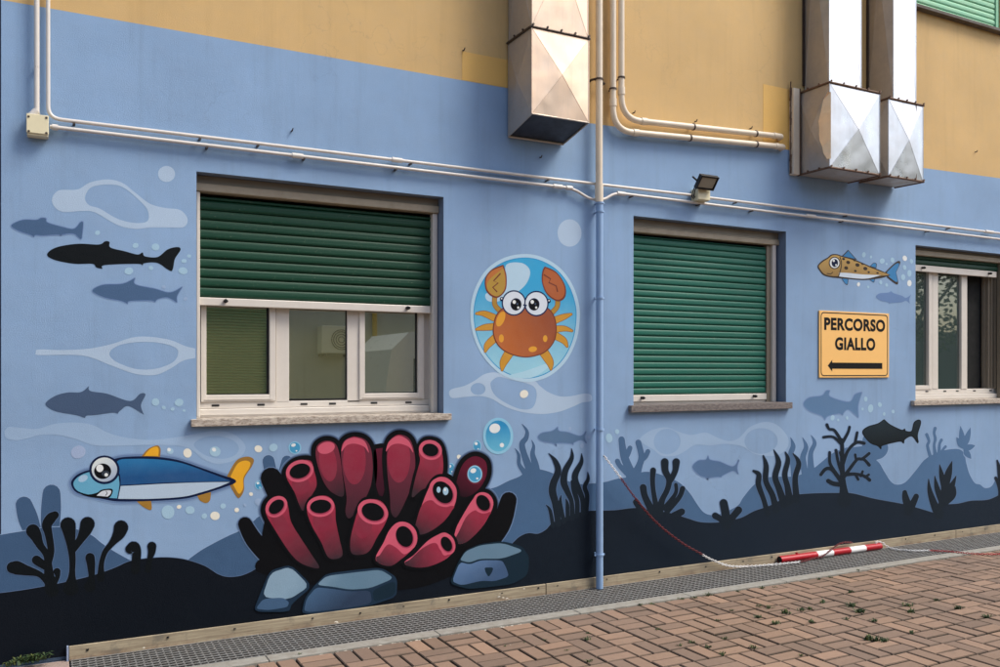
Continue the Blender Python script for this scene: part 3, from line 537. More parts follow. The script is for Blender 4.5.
strokes('painted_coral', 'black branching tree coral under the yellow sign', 3.6, DKR, [
    [(844, 500, 15), (843.6, 492.4, 9), (842.5, 478.7, 5.6), (842, 460, 4.6), (842, 449, 4), (841.6, 440, 3.6)], [(826.8, 424.8, 3), (829, 429, 2.6), (834.5, 430.6, 2.8), (841.4, 441.6, 3.4)], [(823.4, 437.2, 2.6), (833, 437, 2.6), (841.4, 444, 3.4)], [(849.4, 427, 2.6), (847.6, 433, 2.8), (842, 443, 3.4)],
    [(864, 443.2, 3.4), (856, 442.6, 3), (847.6, 451, 3.2), (842.6, 464, 4)], [(857, 432.6, 2.6), (854.8, 443.6, 2.8)], [(869, 453.4, 3), (862, 458.8, 3.2), (857, 459.4, 3.2), (849.4, 469, 3.6), (843, 478, 4)], [(869, 465, 3.4), (864, 459.6, 3), (859, 459, 3)], [(855, 454.6, 2.6), (856, 460, 2.6)],
    [(869.4, 480, 3.6), (864, 476, 3.2), (855, 474, 3.4), (845, 474.6, 4)], [(868.6, 474.6, 2.6), (864.6, 477, 2.6)], [(862.4, 471.4, 2.6), (860.6, 476, 2.6)], [(858, 479.4, 2.8), (855.6, 475, 2.8)],
    [(820.8, 474.4, 3.4), (825.4, 469, 3.6), (831, 469, 3.8), (836.4, 475, 4), (842.6, 484, 5)], [(829.5, 452.4, 2.6), (829.8, 463, 3.2), (835, 472, 3.4), (842.4, 482, 4)], [(835.8, 450.2, 2.8), (838, 462, 3), (842, 474, 3.6)], [(828, 480.8, 4.4), (833.6, 483.6, 4.6), (843, 484.6, 5)], [(840, 452.6, 3), (842, 459, 3)]], hA, .7)
strokes('painted_plant', 'two-lobed black plant left of the feather plant', 3.6, DKR, [[(904.6, 492.4, 4.8), (905.4, 498, 7), (909, 510, 9)], [(916, 496.4, 5.6), (912, 505, 7), (908, 512, 8)]], hA, .8)
strokes('painted_plant', 'black feather-leaved plant near the right edge', 3.6, DKR, [[(928.4, 479, .8), (929.6, 491, 5), (934.6, 506, 8), (939, 514, 10)], [(934.5, 476, .8), (936.8, 488, 5.4), (941.5, 502, 6)], [(939.4, 464.6, .8), (941.6, 476, 5.4), (944, 489, 6.4), (942, 504, 8)], [(951.8, 461.4, .8), (948.4, 473, 7), (945, 487, 7)],
    [(955.9, 476, .8), (951.4, 486, 6), (945, 494, 6)], [(955, 486.4, .8), (952.4, 495, 7), (943, 503, 8)]], hA, .8)
strokes('painted_seaweed', 'black weed cut by the right edge', 3.6, DKR, [[(997, 460.6, 1.6), (999.6, 471, 5), (1000.6, 485, 5.5), (1001, 500, 6)], [(995.6, 478, 3), (999, 486, 4), (1001, 496, 5)], [(1008, 450, 1.6), (1006, 470, 6), (1004, 500, 8)]], hA, .7)
# fish silhouettes
def fish(pts, m, lab, lv=2.4, halo=None, eye=None):
    p = Paint(lv); p.shape(pts, m, halo=halo, hw=1.6); o = p.build('painted_fish', bld, label=lab)
    if False: pass
    return o
c_ = 'c'
hF = paint((112, 140, 184), name='fish_edge_paint')
FM = paint((66, 96, 132), name='slate_fish_paint'); FD = paint((34, 48, 56), to=(18, 26, 30), p1=(890, 422), p2=(890, 446), name='dark_fish_paint')
fish([(11.3, 225.5), (22.5, 220), (36.3, 220), (41, 218), (46, 218.5), (47.5, 222.5), (62.5, 227), (73.8, 228.8), (80, 222.5, c_), (83, 222.5), (82, 235), (80.5, 239), (73.8, 233.8), (62.5, 234.5), (60.5, 235.8, c_), (58.8, 234.6), (42.5, 235.5), (35.6, 235), (33.8, 237, c_), (29.5, 234.5), (18.8, 231)], FM, 'small slate fish at the far left above the black one', halo=hF)
fish([(47, 254.5), (56, 247.5), (77.5, 243.8), (98.8, 244.5), (105, 241.3), (109.5, 242), (110.5, 247.5), (125, 251.3), (137.5, 254.5), (142.5, 252.5), (145, 256.3), (157.5, 257), (167.5, 249.5), (177.5, 247), (180.5, 250), (175, 258.8), (172.5, 270), (168.5, 270), (157.5, 263), (145, 263), (142.5, 266, c_), (137.5, 263.8), (105, 265), (102.6, 268.8, c_), (96.3, 267.5), (92.5, 263.8), (75, 263.8), (55, 260)], DKF, 'large black fish near the top left', 2.6)
fish([(92.5, 291), (102.5, 285), (122.5, 283.8), (135, 278, c_), (135.5, 284.5), (155, 288.8), (170, 292.5), (182.4, 286.8, c_), (177, 296), (177, 302.5, c_), (167.5, 297.5), (158, 299), (155, 302, c_), (150, 300.5), (130, 301), (127.5, 303.8, c_), (121, 300.8), (105, 297.5)], FM, 'slate fish just below the black fish', halo=hF)
fish([(45.5, 403.8), (55, 396), (67.5, 392.5), (81, 392), (88.8, 386, c_), (90.5, 391), (107.5, 393.8), (130, 401), (140, 393.8), (145.5, 394.5), (141, 405), (143.8, 414.5, c_), (128.8, 406), (121, 410), (117.5, 413.8, c_), (112.5, 412.6), (95, 415), (87, 415.5), (85, 418, c_), (76, 415), (55, 411)], paint((64, 86, 116), name='slate_fish_paint'), 'slate fish left of the first window sill')
fish([(538, 437), (542, 433), (552, 431), (557.6, 427, c_), (559, 431), (568, 432.4), (580, 436), (586, 431.6, c_), (584.4, 437), (586.4, 443, c_), (581, 440), (574, 442.4), (573, 444.6, c_), (570, 443.4), (557, 443), (556.4, 445.8, c_), (553, 443), (542, 441)], paint((82, 114, 148), name='slate_fish_paint'), 'small slate fish left of the drainpipe', halo=hF)
fish([(692.5, 467), (698, 460.8), (705.5, 459.8), (708, 456, c_), (710, 459.8), (720.2, 462), (732.8, 466.5), (739, 459.4, c_), (737, 467), (738, 473.9, c_), (732.8, 470.7), (722.3, 475.5), (721.2, 477, c_), (716, 476.8), (708.2, 478), (707.6, 479.4, c_), (706.6, 477.8), (699, 474.5)], paint((78, 110, 148), name='slate_fish_paint'), 'small slate fish in the gap between the hills', halo=hF)
fish([(803.6, 404), (809, 397.8), (821.5, 395.8), (826, 391), (829.6, 390.6, c_), (830, 396.8), (848.8, 402), (855, 394.5), (861.8, 392.2, c_), (858, 405), (858.3, 417.6, c_), (848.8, 409.4), (843.5, 412.5), (842.4, 415, c_), (838.6, 413.4), (827.8, 416), (824.6, 420, c_), (821.5, 415.7), (809, 410.5)], paint((86, 122, 160), name='slate_fish_paint'), 'slate fish under the yellow direction sign', halo=hF)
fish([(862.9, 432.5), (867.7, 427.3), (878, 424), (883.9, 420, c_), (889.8, 425), (901.3, 430.4), (904.5, 429.2, c_), (905.5, 431.5), (911.8, 431.5), (914.3, 423), (918.5, 420.3), (920.2, 423), (917, 434.6), (918, 442.8, c_), (911.8, 435.6), (904.5, 439), (903.4, 442.8, c_), (899.2, 440.9), (882.4, 445), (880.7, 448.6, c_), (877.8, 445.5), (869.8, 442)], FD, 'near black fish below the third window', 2.6, halo=BLK)
fish([(875.8, 296.5), (880, 293.2), (887.8, 292.6), (891, 291, c_), (893.7, 293.2), (902, 295.8), (906, 297.8), (911.3, 294.5, c_), (909.3, 299), (909.7, 303.7, c_), (906, 300.8), (900.8, 302.4), (889.7, 303.2), (889.4, 304.6, c_), (887.8, 302.4), (880, 300.4)], paint((98, 130, 176), name='faint_fish_paint'), 'faint tiny slate fish under the spotted fish')
# blue fish
def part(p, name, parent, **k): return p.build(name, parent, **k)
p = Paint(3.0)
body = [(71, 483), (76, 475.5), (84, 471.4), (92, 469), (104, 463), (116, 458.4), (130, 456.6), (154, 456.6), (178, 460), (202, 468), (222, 475), (234, 479), (235, 483), (222, 488), (200, 495), (182, 499), (150, 501), (120, 501.4), (108, 500), (90, 496), (76, 492)]
p.y = .0004 + 1.9 * .0003; p.line(spline(body), 6.4, paint((124, 152, 188), name='overspray_paint')); p.line(spline(body), 4, paint((98, 126, 166), name='overspray_paint')); p.y = .0004 + 3.0 * .0003; p.shape(body, NAVY)
p.shape([(117.5, 461), (136, 458.8), (160, 459.6), (182, 463.2), (206, 471.6), (231, 481, c_), (206, 481.7), (170, 482.4), (140, 484), (120, 485, c_), (119.4, 475)], paint((22, 112, 166), to=(0, 74, 128), p1=(150, 458), p2=(150, 476), name='blue_back_paint'))
p.shape([(120, 486, c_), (140, 485), (170, 483.4), (206, 482.2), (230, 482, c_), (218, 487), (200, 492.6), (182, 496.8), (150, 498.8), (117.6, 498.8, c_)], paint((176, 196, 214), name='belly_paint'))
p.shape([(73.4, 483), (78, 477), (86, 473), (94, 472), (116, 474), (119, 480), (119.2, 487), (117, 498.4, c_), (102, 497), (84, 493.4), (76, 489.4)], paint((96, 166, 196), name='teal_head_paint'))
p.line([(119.4, 474), (120.2, 480), (120, 487), (117.6, 498.6)], 1.0, NAVY, False)
p.ell(83, 478.4, 5, 3.2, paint((160, 190, 214), name='glint_paint'), -25)
fb = p.build('painted_fish', bld, label='large cartoon fish with dark blue back, pale belly and yellow fins')
p = Paint(2.6); YO = paint((150, 108, 30), name='fin_edge_paint'); YI = paint((232, 168, 20), name='fin_paint')
for a in ([(141, 457, c_), (148, 449), (157, 445.4), (160.6, 449), (160, 457, c_)], [(227, 476, c_), (236, 461), (246, 456.6), (253.4, 459), (252, 466), (244.4, 478), (244, 490), (240, 497.4), (236.4, 496.4), (229.6, 485, c_)]):
    p = Paint(2.6); cx_ = sum(q[0] for q in a) / len(a); cy_ = sum(q[1] for q in a) / len(a); p.shape(a, YO); p.shape([(cx_ + (q[0] - cx_) * .74, cy_ + (q[1] - cy_) * .80) + tuple(q[2:]) for q in a], YI); p.build('fin', fb)
for a in ([(136, 500.6, c_), (151, 500.8, c_), (151.8, 508), (149.6, 510), (142, 506)], [(197, 495.4, c_), (211, 492, c_), (210, 500), (206, 503), (200, 500.4)]): p = Paint(2.6); p.shape(a, paint((158, 116, 34), name='under_fin_paint')); p.build('fin', fb)
p = Paint(4.4); p.ell(104.4, 469.8, 15.2, 14.4, NAVY); p.ell(104.4, 469.6, 12.8, 12.2, paint((214, 222, 220), to=(150, 166, 190), p1=(98, 462), p2=(112, 482), name='eyeball_paint')); p.ell(102.6, 471.2, 8.6, 7.8, BLK); p.ell(105.6, 473.6, 4, 3, paint((52, 60, 70), name='pupil_shade')); p.ell(99.8, 468.2, 3.6, 3.8, WHT); p.ell(106.2, 474.8, 1.8, 1.8, WHT); p.build('eye', fb)
p = Paint(4.4); p.shape([(78, 492, c_), (88, 494.4), (97, 492.6), (102, 489.6), (111.6, 488.8), (112.4, 493), (108, 498), (94, 497.6), (84, 495.4)], BLK); p.shape([(96.6, 495.6, c_), (102.4, 491), (110.6, 490.4), (110.4, 494), (107.6, 496.6, c_)], paint((206, 212, 218), name='teeth_paint')); p.line([(106, 491), (107.4, 493), (105.4, 495.6)], .7, BLK, False); p.build('mouth', fb)
# spotted fish
p = Paint(3.0); BRN = paint((64, 54, 46), name='brown_line_paint')
p.shape([(817.4, 266), (821.6, 261), (827.2, 257.6), (831.4, 254.4), (837, 254.2), (842, 256), (851.5, 258.4), (862, 262.6), (871, 266.6), (882, 271), (890.4, 275.2, c_), (881.4, 278), (868, 279.8), (857.8, 279.8), (846, 278.7), (833, 277.6), (824, 275.5), (819.4, 270.6)], BRN)
p.shape([(818.8, 266), (822.6, 262), (828, 258.6), (832, 255.6), (837, 255.4), (842, 257), (851.3, 259.6), (861.7, 263.8), (870.8, 267.8), (881, 271.8), (888.4, 275), (868, 276), (838.6, 275.6, c_), (838, 276), (833, 276.2), (824.7, 274.2), (820.6, 270)], paint((196, 158, 84), to=(150, 118, 62), p1=(845, 257), p2=(845, 276), name='ochre_fish_paint'))
p.shape([(838.8, 272.6, c_), (848.7, 273), (861.7, 274.4), (881, 275.2, c_), (868, 278.4), (857.8, 278.6), (846, 277.4), (838.4, 276.4, c_)], paint((208, 220, 230), name='belly_paint'))
for x, y, a, b_ in ((848, 262.4, 2, 1.7), (846, 268, 2, 1.7), (857.3, 265, 2.2, 1.8), (865.2, 268.6, 2.1, 1.8), (855.2, 271, 1.4, 1.1), (868.6, 272.2, 1.2, 1), (843.4, 259, 1.5, 1.2), (877.4, 273, 1.3, .9), (854.4, 260.4, 1.4, 1), (862.4, 264, 1.3, .9)): p.ell(x, y, a, b_, BRN, 15)
p.line(spline([(839.5, 256.6), (841.2, 262), (840.8, 268), (838.4, 276.6)], False), .9, BRN, False); p.line(spline([(826.5, 273.5), (830.6, 273.8), (832.8, 272)], False), .8, BRN, False)
fs_ = p.build('painted_fish', bld, label='ochre spotted cartoon fish with blue fins above the sign')
p = Paint(2.6); BF = paint((44, 124, 178), name='blue_fin_paint')
for a in ([(841.4, 256.4, c_), (848, 249.8, c_), (857, 259.8, c_)], [(869.6, 266.4, c_), (873.4, 262.8), (876.6, 263.8), (876.2, 268.2, c_)], [(884.8, 272.4, c_), (893, 264.3), (898.2, 261), (900.2, 263), (896, 272.4, c_), (898, 281.5), (896.3, 284.4), (887, 277.6, c_)], [(841, 278, c_), (848.4, 278.6, c_), (847.6, 284.4), (845.2, 284)], [(868.6, 279, c_), (875, 278, c_), (873.6, 282.6)]):
    p = Paint(2.6); cx_ = sum(q[0] for q in a) / len(a); cy_ = sum(q[1] for q in a) / len(a); p.shape(a, BRN); p.shape([(cx_ + (q[0] - cx_) * .80, cy_ + (q[1] - cy_) * .80) + tuple(q[2:]) for q in a], BF); p.build('fin', fs_)
p = Paint(5.4); p.ell(834.4, 262.9, 5.8, 6.2, BRN); p.ell(834.4, 262.9, 4.8, 5.2, WHT); p.ell(834.6, 263, 3.2, 4, NAVY); p.ell(833.6, 260.8, 1.1, 1.2, WHT); p.ell(835.8, 265, .8, .9, WHT); p.build('eye', fs_)
# crab in its bubble
p = Paint(2.8)
egg = lambda k: [(525 + (x - 525) * k[0], 318 + (y - 318) * k[1]) for x, y in [(525, 254), (543, 257.5), (560, 268), (572, 284), (578.6, 303), (579.6, 320), (576, 341), (566, 361), (551, 375), (534, 381.4), (518, 381), (500, 373.6), (485, 359), (475, 341), (470.6, 322), (471, 303), (477, 284), (488, 268), (505, 257.5)]]
p.shape(egg((1, 1)), paint((176, 206, 224), name='bubble_rim_paint')); p.shape(egg((.94, .945)), paint((18, 142, 196), name='bubble_edge_paint')); p.shape(egg((.925, .93)), paint((40, 160, 208), to=(146, 200, 218), p1=(525, 290), p2=(525, 364), name='bubble_blue_paint'))
p.shape([(506, 265), (521.6, 263), (530, 271), (526, 284), (514.4, 294), (500, 301), (488, 301), (485.6, 294), (496, 290), (505.6, 283)], paint((178, 208, 226), name='bubble_glint_paint'))
p.shape([(508, 376), (525, 371), (552, 362), (545, 370), (530, 378)], paint((168, 208, 224), name='low_glint_paint'))
cb = p.build('painted_crab', bld, label='cartoon orange crab with round glasses inside a blue bubble')
OR = paint((200, 142, 34), name='leg_paint'); ORD = paint((140, 88, 26), name='leg_edge_paint'); CBR = paint((110, 46, 26), name='crab_line_paint')
p = Paint(3.6)
legs = [[(476.4, 313.6, 1.8), (484, 313.6, 5), (493.6, 317.6, 6.6)], [(476.4, 329.4, 1.8), (484, 327.6, 5.4), (494, 326.6, 6.4)], [(485.2, 351.4, 1.8), (487.6, 345, 6), (495, 338, 7)], [(502, 370, 1.8), (503.6, 362, 7), (509.6, 352, 8.6)], [(571, 314.2, 1.8), (564.4, 316.6, 5), (554, 320.6, 6.6)], [(571.8, 330.8, 1.8), (564, 328.6, 4.8), (554, 329.4, 6.4)], [(567, 346.4, 1.8), (563.4, 340.4, 5.6), (554, 335, 7)], [(550.8, 369.2, 1.8), (549.6, 362, 7), (543.6, 352, 8.6)]]
for s_ in legs: p = Paint(3.6); p.stroke([(a, b_, q + 1.2) for a, b_, q in s_], ORD); p.stroke(s_, OR); p.build('leg', cb)
for s_ in ([(494.7, 296, 4), (494.8, 304.8, 4), (500, 311, 4.4)], [(557.4, 298, 4), (557, 306.6, 4), (551, 313.4, 4.4)]): p = Paint(4.4); p.stroke([(a, b_, q + 1.2) for a, b_, q in s_], ORD); p.stroke(s_, paint((172, 128, 34), name='arm_paint')); p.build('arm', cb)
p = Paint(6.2)
bo = [(492.6, 330), (495.4, 316), (503, 307.6), (514, 304.6), (525, 304), (537, 304.6), (548, 308), (554.6, 317), (556.6, 330), (554, 342), (546, 351.6), (536, 356), (524, 357.4), (511, 354.6), (501, 349), (495, 341)]
k_ = lambda s: [(524.6 + (x - 524.6) * s, 331 + (y - 331) * s) for x, y in bo]
p.shape(bo, CBR); p.shape(k_(.965), paint((184, 98, 36), to=(146, 70, 32), p1=(500, 345), p2=(548, 315), name='crab_shell_paint'))
YS = paint((222, 154, 36), name='shell_spot_paint'); p.ell(500.6, 319, 3.8, 8, YS, 22); p.ell(501.2, 338.4, 2.5, 4, YS); p.ell(545, 338.6, 2.2, 3.4, YS); p.ell(532.6, 349.2, 4.2, 2.8, YS, -8); p.build('shell', cb)
p = Paint(7.2); G1 = paint((20, 40, 82), name='glasses_paint')
for x, y in ((513.7, 303), (536.2, 303.6)):
    p.ell(x, y, 12.2, 12.8, G1); p.ell(x, y, 10.9, 11.4, paint((214, 222, 230), name='lens_paint'))
p.ell(501.4, 299, 1.7, 2.2, NAVY); p.ell(501.4, 298.6, .7, .8, WHT); p.ell(548.8, 301, 1.7, 2.2, NAVY); p.ell(548.8, 300.6, .7, .8, WHT); p.line([(523, 305), (526.6, 305.6)], 1.6, G1, False)
p.build('glasses', cb)
for x, y in ((515.8, 304.4), (533.8, 304.4)):
    p = Paint(9.0); p.ell(x, y, 5.5, 6.2, NAVY); p.ell(x, y + .3, 4.8, 5.4, BLK); p.ell(x - 1.8, y - 2.4, 1.7, 1.9, WHT); p.ell(x + 2.2, y + 3.2, 1.1, 1.2, WHT); p.ell(x + 1.4, y - .4, .8, .9, paint((60, 80, 110), name='iris_paint')); p.build('pupil', cb)
for pts, zz, m1, lab in (([(503.2, 264.6, c_), (506.4, 276), (505.3, 290.4), (496.4, 298), (486.8, 292), (484.8, 279.6), (491, 270)], [(500.4, 273.4), (493.4, 281), (498, 283), (492.6, 287.4), (497, 292)], paint((186, 106, 40), name='claw_paint'), 1), ([(544.6, 266.4, c_), (556.4, 272.2), (565, 285.6), (565, 297), (557.6, 301.4), (546.8, 294.4), (541.8, 282), (542.3, 271)], [(543.6, 274.6), (550.4, 279), (548.6, 282.6), (556, 286), (557.4, 292)], paint((172, 88, 36), name='claw_paint'), 0)):
    p = Paint(6.2); cx_ = sum(q[0] for q in pts) / len(pts); cy_ = sum(q[1] for q in pts) / len(pts); sc = lambda s: [(cx_ + (q[0] - cx_) * s, cy_ + (q[1] - cy_) * s) + tuple(q[2:]) for q in pts]
    p.shape(pts, CBR); p.shape(sc(.90), m1)
    if lab: p.shape([(503.2, 268.4, c_), (505, 280), (503.4, 291), (496.4, 296.4), (488.4, 291), (487, 284), (492, 277)], paint((176, 138, 46), name='claw_gold_paint'))
    p.line(zz, 1.4, CBR, False); p.build('claw', cb)
# glossy and plain bubbles
BB = paint((30, 140, 192), to=(96, 180, 210), p1=(498, 425), p2=(498, 450), name='bubble_paint'); BE = paint((140, 196, 222), name='bubble_ring_paint'); BB2 = paint((60, 150, 192), name='small_bubble_paint')
def glossy(x, y, rx, ry, lv=4.0, m=BB2, lab=None):
    p = Paint(lv); p.ell(x, y, rx, ry, BE); p.ell(x, y, rx * .82, ry * .85, m); p.ell(x - rx * .22, y - ry * .42, rx * .36, ry * .26, WHT, -15); p.ell(x + rx * .25, y + ry * .5, rx * .14, ry * .12, WHT); p.build('painted_bubble', bld, label=lab)
glossy(498, 436, 15.2, 18.3, m=BB, lab='largest glossy blue bubble above the coral'); glossy(477, 446, 4.2, 5.8); glossy(450.6, 468.6, 4.4, 5.8); glossy(258.8, 485, 4, 4.6); glossy(294.8, 447.7, 6.4, 6.2)
NB = 0
for x, y, rx, ry, m in ((97.5, 232.8, 2.5, 2.3, PALE), (135.5, 245.5, 3, 2.6, PALE), (155.5, 247, 4, 3.4, PALE), (189, 256, 2, 1.8, PALE), (184, 261, 2.5, 2.2, PALE), (151, 268, 2.3, 2, PALE), (183, 270.8, 4.3, 3.6, PALE), (128.8, 271, 4.3, 3.6, PALE), (163.8, 286.8, 2, 1.8, FAINT), (185.5, 298.8, 2, 1.8, FAINT),
        (155.5, 402, 4, 3.6, PALE), (163.8, 407.5, 2, 1.8, PALE), (179, 402.5, 4.3, 3.8, PALE), (172.5, 409, 2, 1.8, PALE), (184, 410.5, 1.5, 1.3, PALE), (78.3, 452, 7.2, 6.6, LILAC),
        (170, 451, 3.4, 3.2, PALE), (169, 449.6, 1.8, 1.7, WHT), (187.5, 453, 4.4, 4.4, CREAM), (215, 451.4, 5.2, 5.4, PALE), (214, 449.6, 2, 2, WHT), (258.3, 448.8, 3.7, 3.6, CREAM), (273.3, 447.5, 4.2, 3.9, PALE), (168, 512, 6.8, 6.4, PALE), (179, 506.8, 2.3, 2, CREAM), (190, 510, 4.3, 4.2, PALE), (204.3, 516, 2.8, 2.7, PALE), (215, 515.8, 4.5, 4.5, CREAM), (223, 506, 2.8, 2.7, PALE), (236.7, 510, 2.4, 2.2, CREAM), (251, 494, 2, 1.8, CREAM), (258.8, 502, 3.8, 3.8, FAINT), (245, 505, 1.6, 1.5, FAINT),
        (609, 438, 3.4, 4.5, PALE), (617, 431.6, 2, 2.6, PALE), (570, 428.6, 1.5, 1.8, FAINT), (582, 445.6, 2, 2.4, FAINT), (589, 437, 1.5, 1.8, FAINT), (524, 394, 4, 4.2, CREAM), (459, 457, 2.2, 2.4, CREAM),
        (870.4, 408.4, 2.7, 4, PALE), (865.6, 399, 1.8, 2.4, PALE), (879.7, 404.6, 2, 2.4, PALE), (884, 414, 1.4, 1.8, PALE), (893, 411.5, 1.4, 2, PALE), (832.4, 417.8, 2, 2.8, PALE), (847, 418, 1.3, 1.8, PALE), (862.4, 409, 1.1, 1.5, PALE), (838, 420, 1, 1.4, PALE),
        (863.7, 254.8, 1.9, 2.7, PALE), (870.8, 257, 1.1, 1.5, PALE), (882, 261, 2.4, 2.8, PALE), (892.3, 260, 1.9, 2.6, PALE), (904.7, 258.3, 2.2, 2.7, WHT), (911.3, 261.3, 1.6, 2.4, PALE), (904.5, 267.4, 1.8, 2.4, PALE), (909.3, 273.4, 2.2, 3.2, PALE), (903, 277.2, 2.2, 2.9, PALE), (909.3, 283.2, 2.3, 3, WHT), (886.5, 264, .9, 1.2, PALE), (858.4, 284.4, 1.6, 2, WHT), (868, 287, 1.1, 1.4, PALE), (880.6, 282.4, 1.5, 2.2, PALE), (886.5, 285, 1.4, 1.8, PALE)):
    NB += 1; p = Paint(2.1 + NB * .02); p.ell(x, y, rx, ry, m, 0, 20, .06); p.build('painted_bubble', bld)
# coral
def q(*pts): return [(x / 3.3333 + 230, y / 3.3333 + 425) for x, y in pts]
def chaikin(P, n=2, k=.16):
    for _ in range(n):
        o = []
        for i in range(len(P)):
            a, b = P[i], P[(i + 1) % len(P)]; o += [(a[0] + (b[0] - a[0]) * k, a[1] + (b[1] - a[1]) * k), (b[0] - (b[0] - a[0]) * k, b[1] - (b[1] - a[1]) * k)]
        P = o
    return P
bodies = dict(
 T4=q((478, 95), (495, 78), (518, 85), (524, 150), (512, 225), (500, 240), (484, 190)), T7=q((752, 200), (768, 145), (790, 115), (820, 104), (850, 120), (856, 155), (845, 190), (820, 222), (785, 240), (755, 228)),
 T2=q((285, 95), (292, 66), (320, 52), (350, 62), (365, 100), (374, 165), (378, 235), (340, 225), (312, 190), (292, 135)), T3=q((370, 80), (384, 50), (415, 39), (450, 49), (470, 84), (475, 150), (466, 210), (440, 260), (400, 310), (384, 290), (388, 240), (374, 150)),
 T5=q((522, 92), (535, 48), (566, 32), (600, 50), (616, 110), (611, 180), (590, 240), (556, 305), (536, 290), (532, 235), (524, 160)), T6=q((629, 90), (650, 55), (690, 60), (706, 95), (709, 150), (692, 195), (640, 215), (606, 240), (616, 180), (632, 120)),
 T1=q((186, 165), (215, 125), (265, 118), (279, 150), (288, 200), (268, 240), (245, 285), (230, 265), (215, 225)),
 T8=q((664, 205), (690, 175), (725, 178), (752, 210), (752, 250), (738, 285), (712, 320), (676, 348), (640, 364), (612, 360), (618, 328), (640, 262)), T9=q((806, 250), (830, 228), (860, 232), (876, 262), (862, 302), (830, 350), (782, 392), (748, 388), (752, 345), (778, 295)),
 T10=q((118, 290), (130, 252), (165, 236), (190, 262), (202, 320), (232, 372), (270, 430), (296, 476), (240, 462), (200, 426), (150, 350)), T11=q((256, 282), (275, 244), (320, 236), (347, 262), (352, 320), (364, 380), (374, 432), (350, 446), (325, 438), (303, 390), (272, 335)),
 T12=q((428, 280), (450, 250), (500, 252), (526, 290), (515, 330), (490, 372), (466, 416), (440, 431), (405, 427), (400, 385), (412, 330)), T13=q((530, 350), (558, 324), (592, 326), (618, 352), (621, 388), (606, 414), (570, 446), (532, 469), (492, 457), (486, 436), (510, 392)),
 T14=q((690, 366), (715, 358), (740, 374), (749, 402), (735, 431), (700, 456), (650, 473), (600, 471), (580, 457), (612, 432), (655, 388)))
p = Paint(5.0); OVS = [(paint((98, 124, 160), name='overspray_paint'), 13.2), (paint((62, 82, 112), name='overspray_paint'), 11.4)]
blk = [[(245, 524, 14), (254, 540, 17), (272, 560, 18)], [(271, 478, 21), (282, 500, 23), (296, 525, 24)], [(508.5, 500, 16), (500, 525, 20), (480, 550, 22)], [(262, 566, 14), (300, 572, 22), (400, 575, 30), (450, 565, 22)]]
for m_, wd in OVS:
    for k_ in ('T10', 'T1', 'T2', 'T3', 'T5', 'T6', 'T7', 'T9'): p.line(spline(bodies[k_]), wd, m_)
    for s_ in blk[:3]: p.stroke([(a, b_, q_ + wd - 11) for a, b_, q_ in s_], m_)
for s_ in blk: p.stroke(s_, BLK)
p.shape(q((120, 300, ), (190, 180), (330, 120), (600, 130), (760, 220), (870, 330), (800, 450), (700, 500), (230, 500), (110, 470)) , BLK)
for k_, b_ in bodies.items(): p.line(spline(b_), 9.4, BLK)
co_ = p.build('painted_coral', bld, label='big cluster of crimson tube coral outlined in black on grey rocks')
PK = paint((206, 84, 108), name='rim_pink_paint'); PKD = paint((160, 48, 78), name='pink_shade_paint'); LOB = paint((150, 26, 58), to=(132, 26, 54), p1=(350, 440), p2=(350, 480), name='bright_crimson_paint')
def cr(a, b_, c0=(150, 28, 58), c1=(46, 18, 32)): (xa, ya), (xb, yb) = q(a, b_); return paint(c0, to=c1, p1=(xa, ya), p2=(xb, yb), name='crimson_paint', amt=.07)
fill = dict(T4=cr((500, 80), (500, 250), (92, 24, 46)), T7=cr((815, 150), (770, 240), (96, 24, 46), (34, 16, 26)), T2=cr((325, 130), (355, 235), (112, 26, 50)), T3=cr((420, 130), (410, 320), (104, 26, 50)), T5=cr((570, 130), (550, 310), (104, 26, 50)),
 T6=cr((670, 120), (625, 230)), T1=cr((240, 190), (255, 280)), T10=cr((160, 310), (275, 470)), T11=cr((305, 310), (350, 450)), T12=cr((470, 335), (425, 435)))
order = ['T4', 'T7', 'T2', 'T3', 'T5', 'T1', 'T6', 'T10', 'T11', 'T12', 'T8', 'T9', 'T14', 'T13']
rims = dict(T1=(232, 153, 47, 36, -18, 35, 24), T6=(667, 83, 39, 33, 14, 27, 21), T10=(154, 272, 40, 32, -42, 29, 20), T11=(301, 271, 46, 35, -5, 35, 23), T12=(475, 289, 52, 41, 20, 38, 29), T8=(708, 224, 43, 52, -36, 30, 40), T9=(842, 259, 34, 36, -30, 21, 28), T13=(580, 371, 42, 50, -22, 27, 36), T14=(720, 396, 28, 37, -26, 17, 26))
pinks = dict(T8=(q((638, 268), (668, 250), (700, 268), (744, 270), (738, 285), (712, 320), (676, 348), (640, 364), (612, 360), (618, 328)), cr((680, 270), (640, 362))),
 T9=(q((786, 306), (815, 284), (850, 290), (868, 290), (862, 302), (830, 350), (782, 392), (748, 388), (764, 350)), cr((825, 300), (760, 390))),
 T13=(q((498, 432), (524, 398), (552, 408), (578, 430), (600, 420), (570, 446), (532, 469), (492, 457), (486, 440)), cr((545, 405), (510, 465), (150, 34, 62), (60, 20, 36))),
 T14=(q((600, 446), (640, 410), (680, 392), (698, 410), (712, 434), (738, 426), (735, 431), (700, 456), (650, 473), (600, 471), (580, 459)), cr((690, 410), (600, 470), (150, 30, 60), (60, 20, 36))))
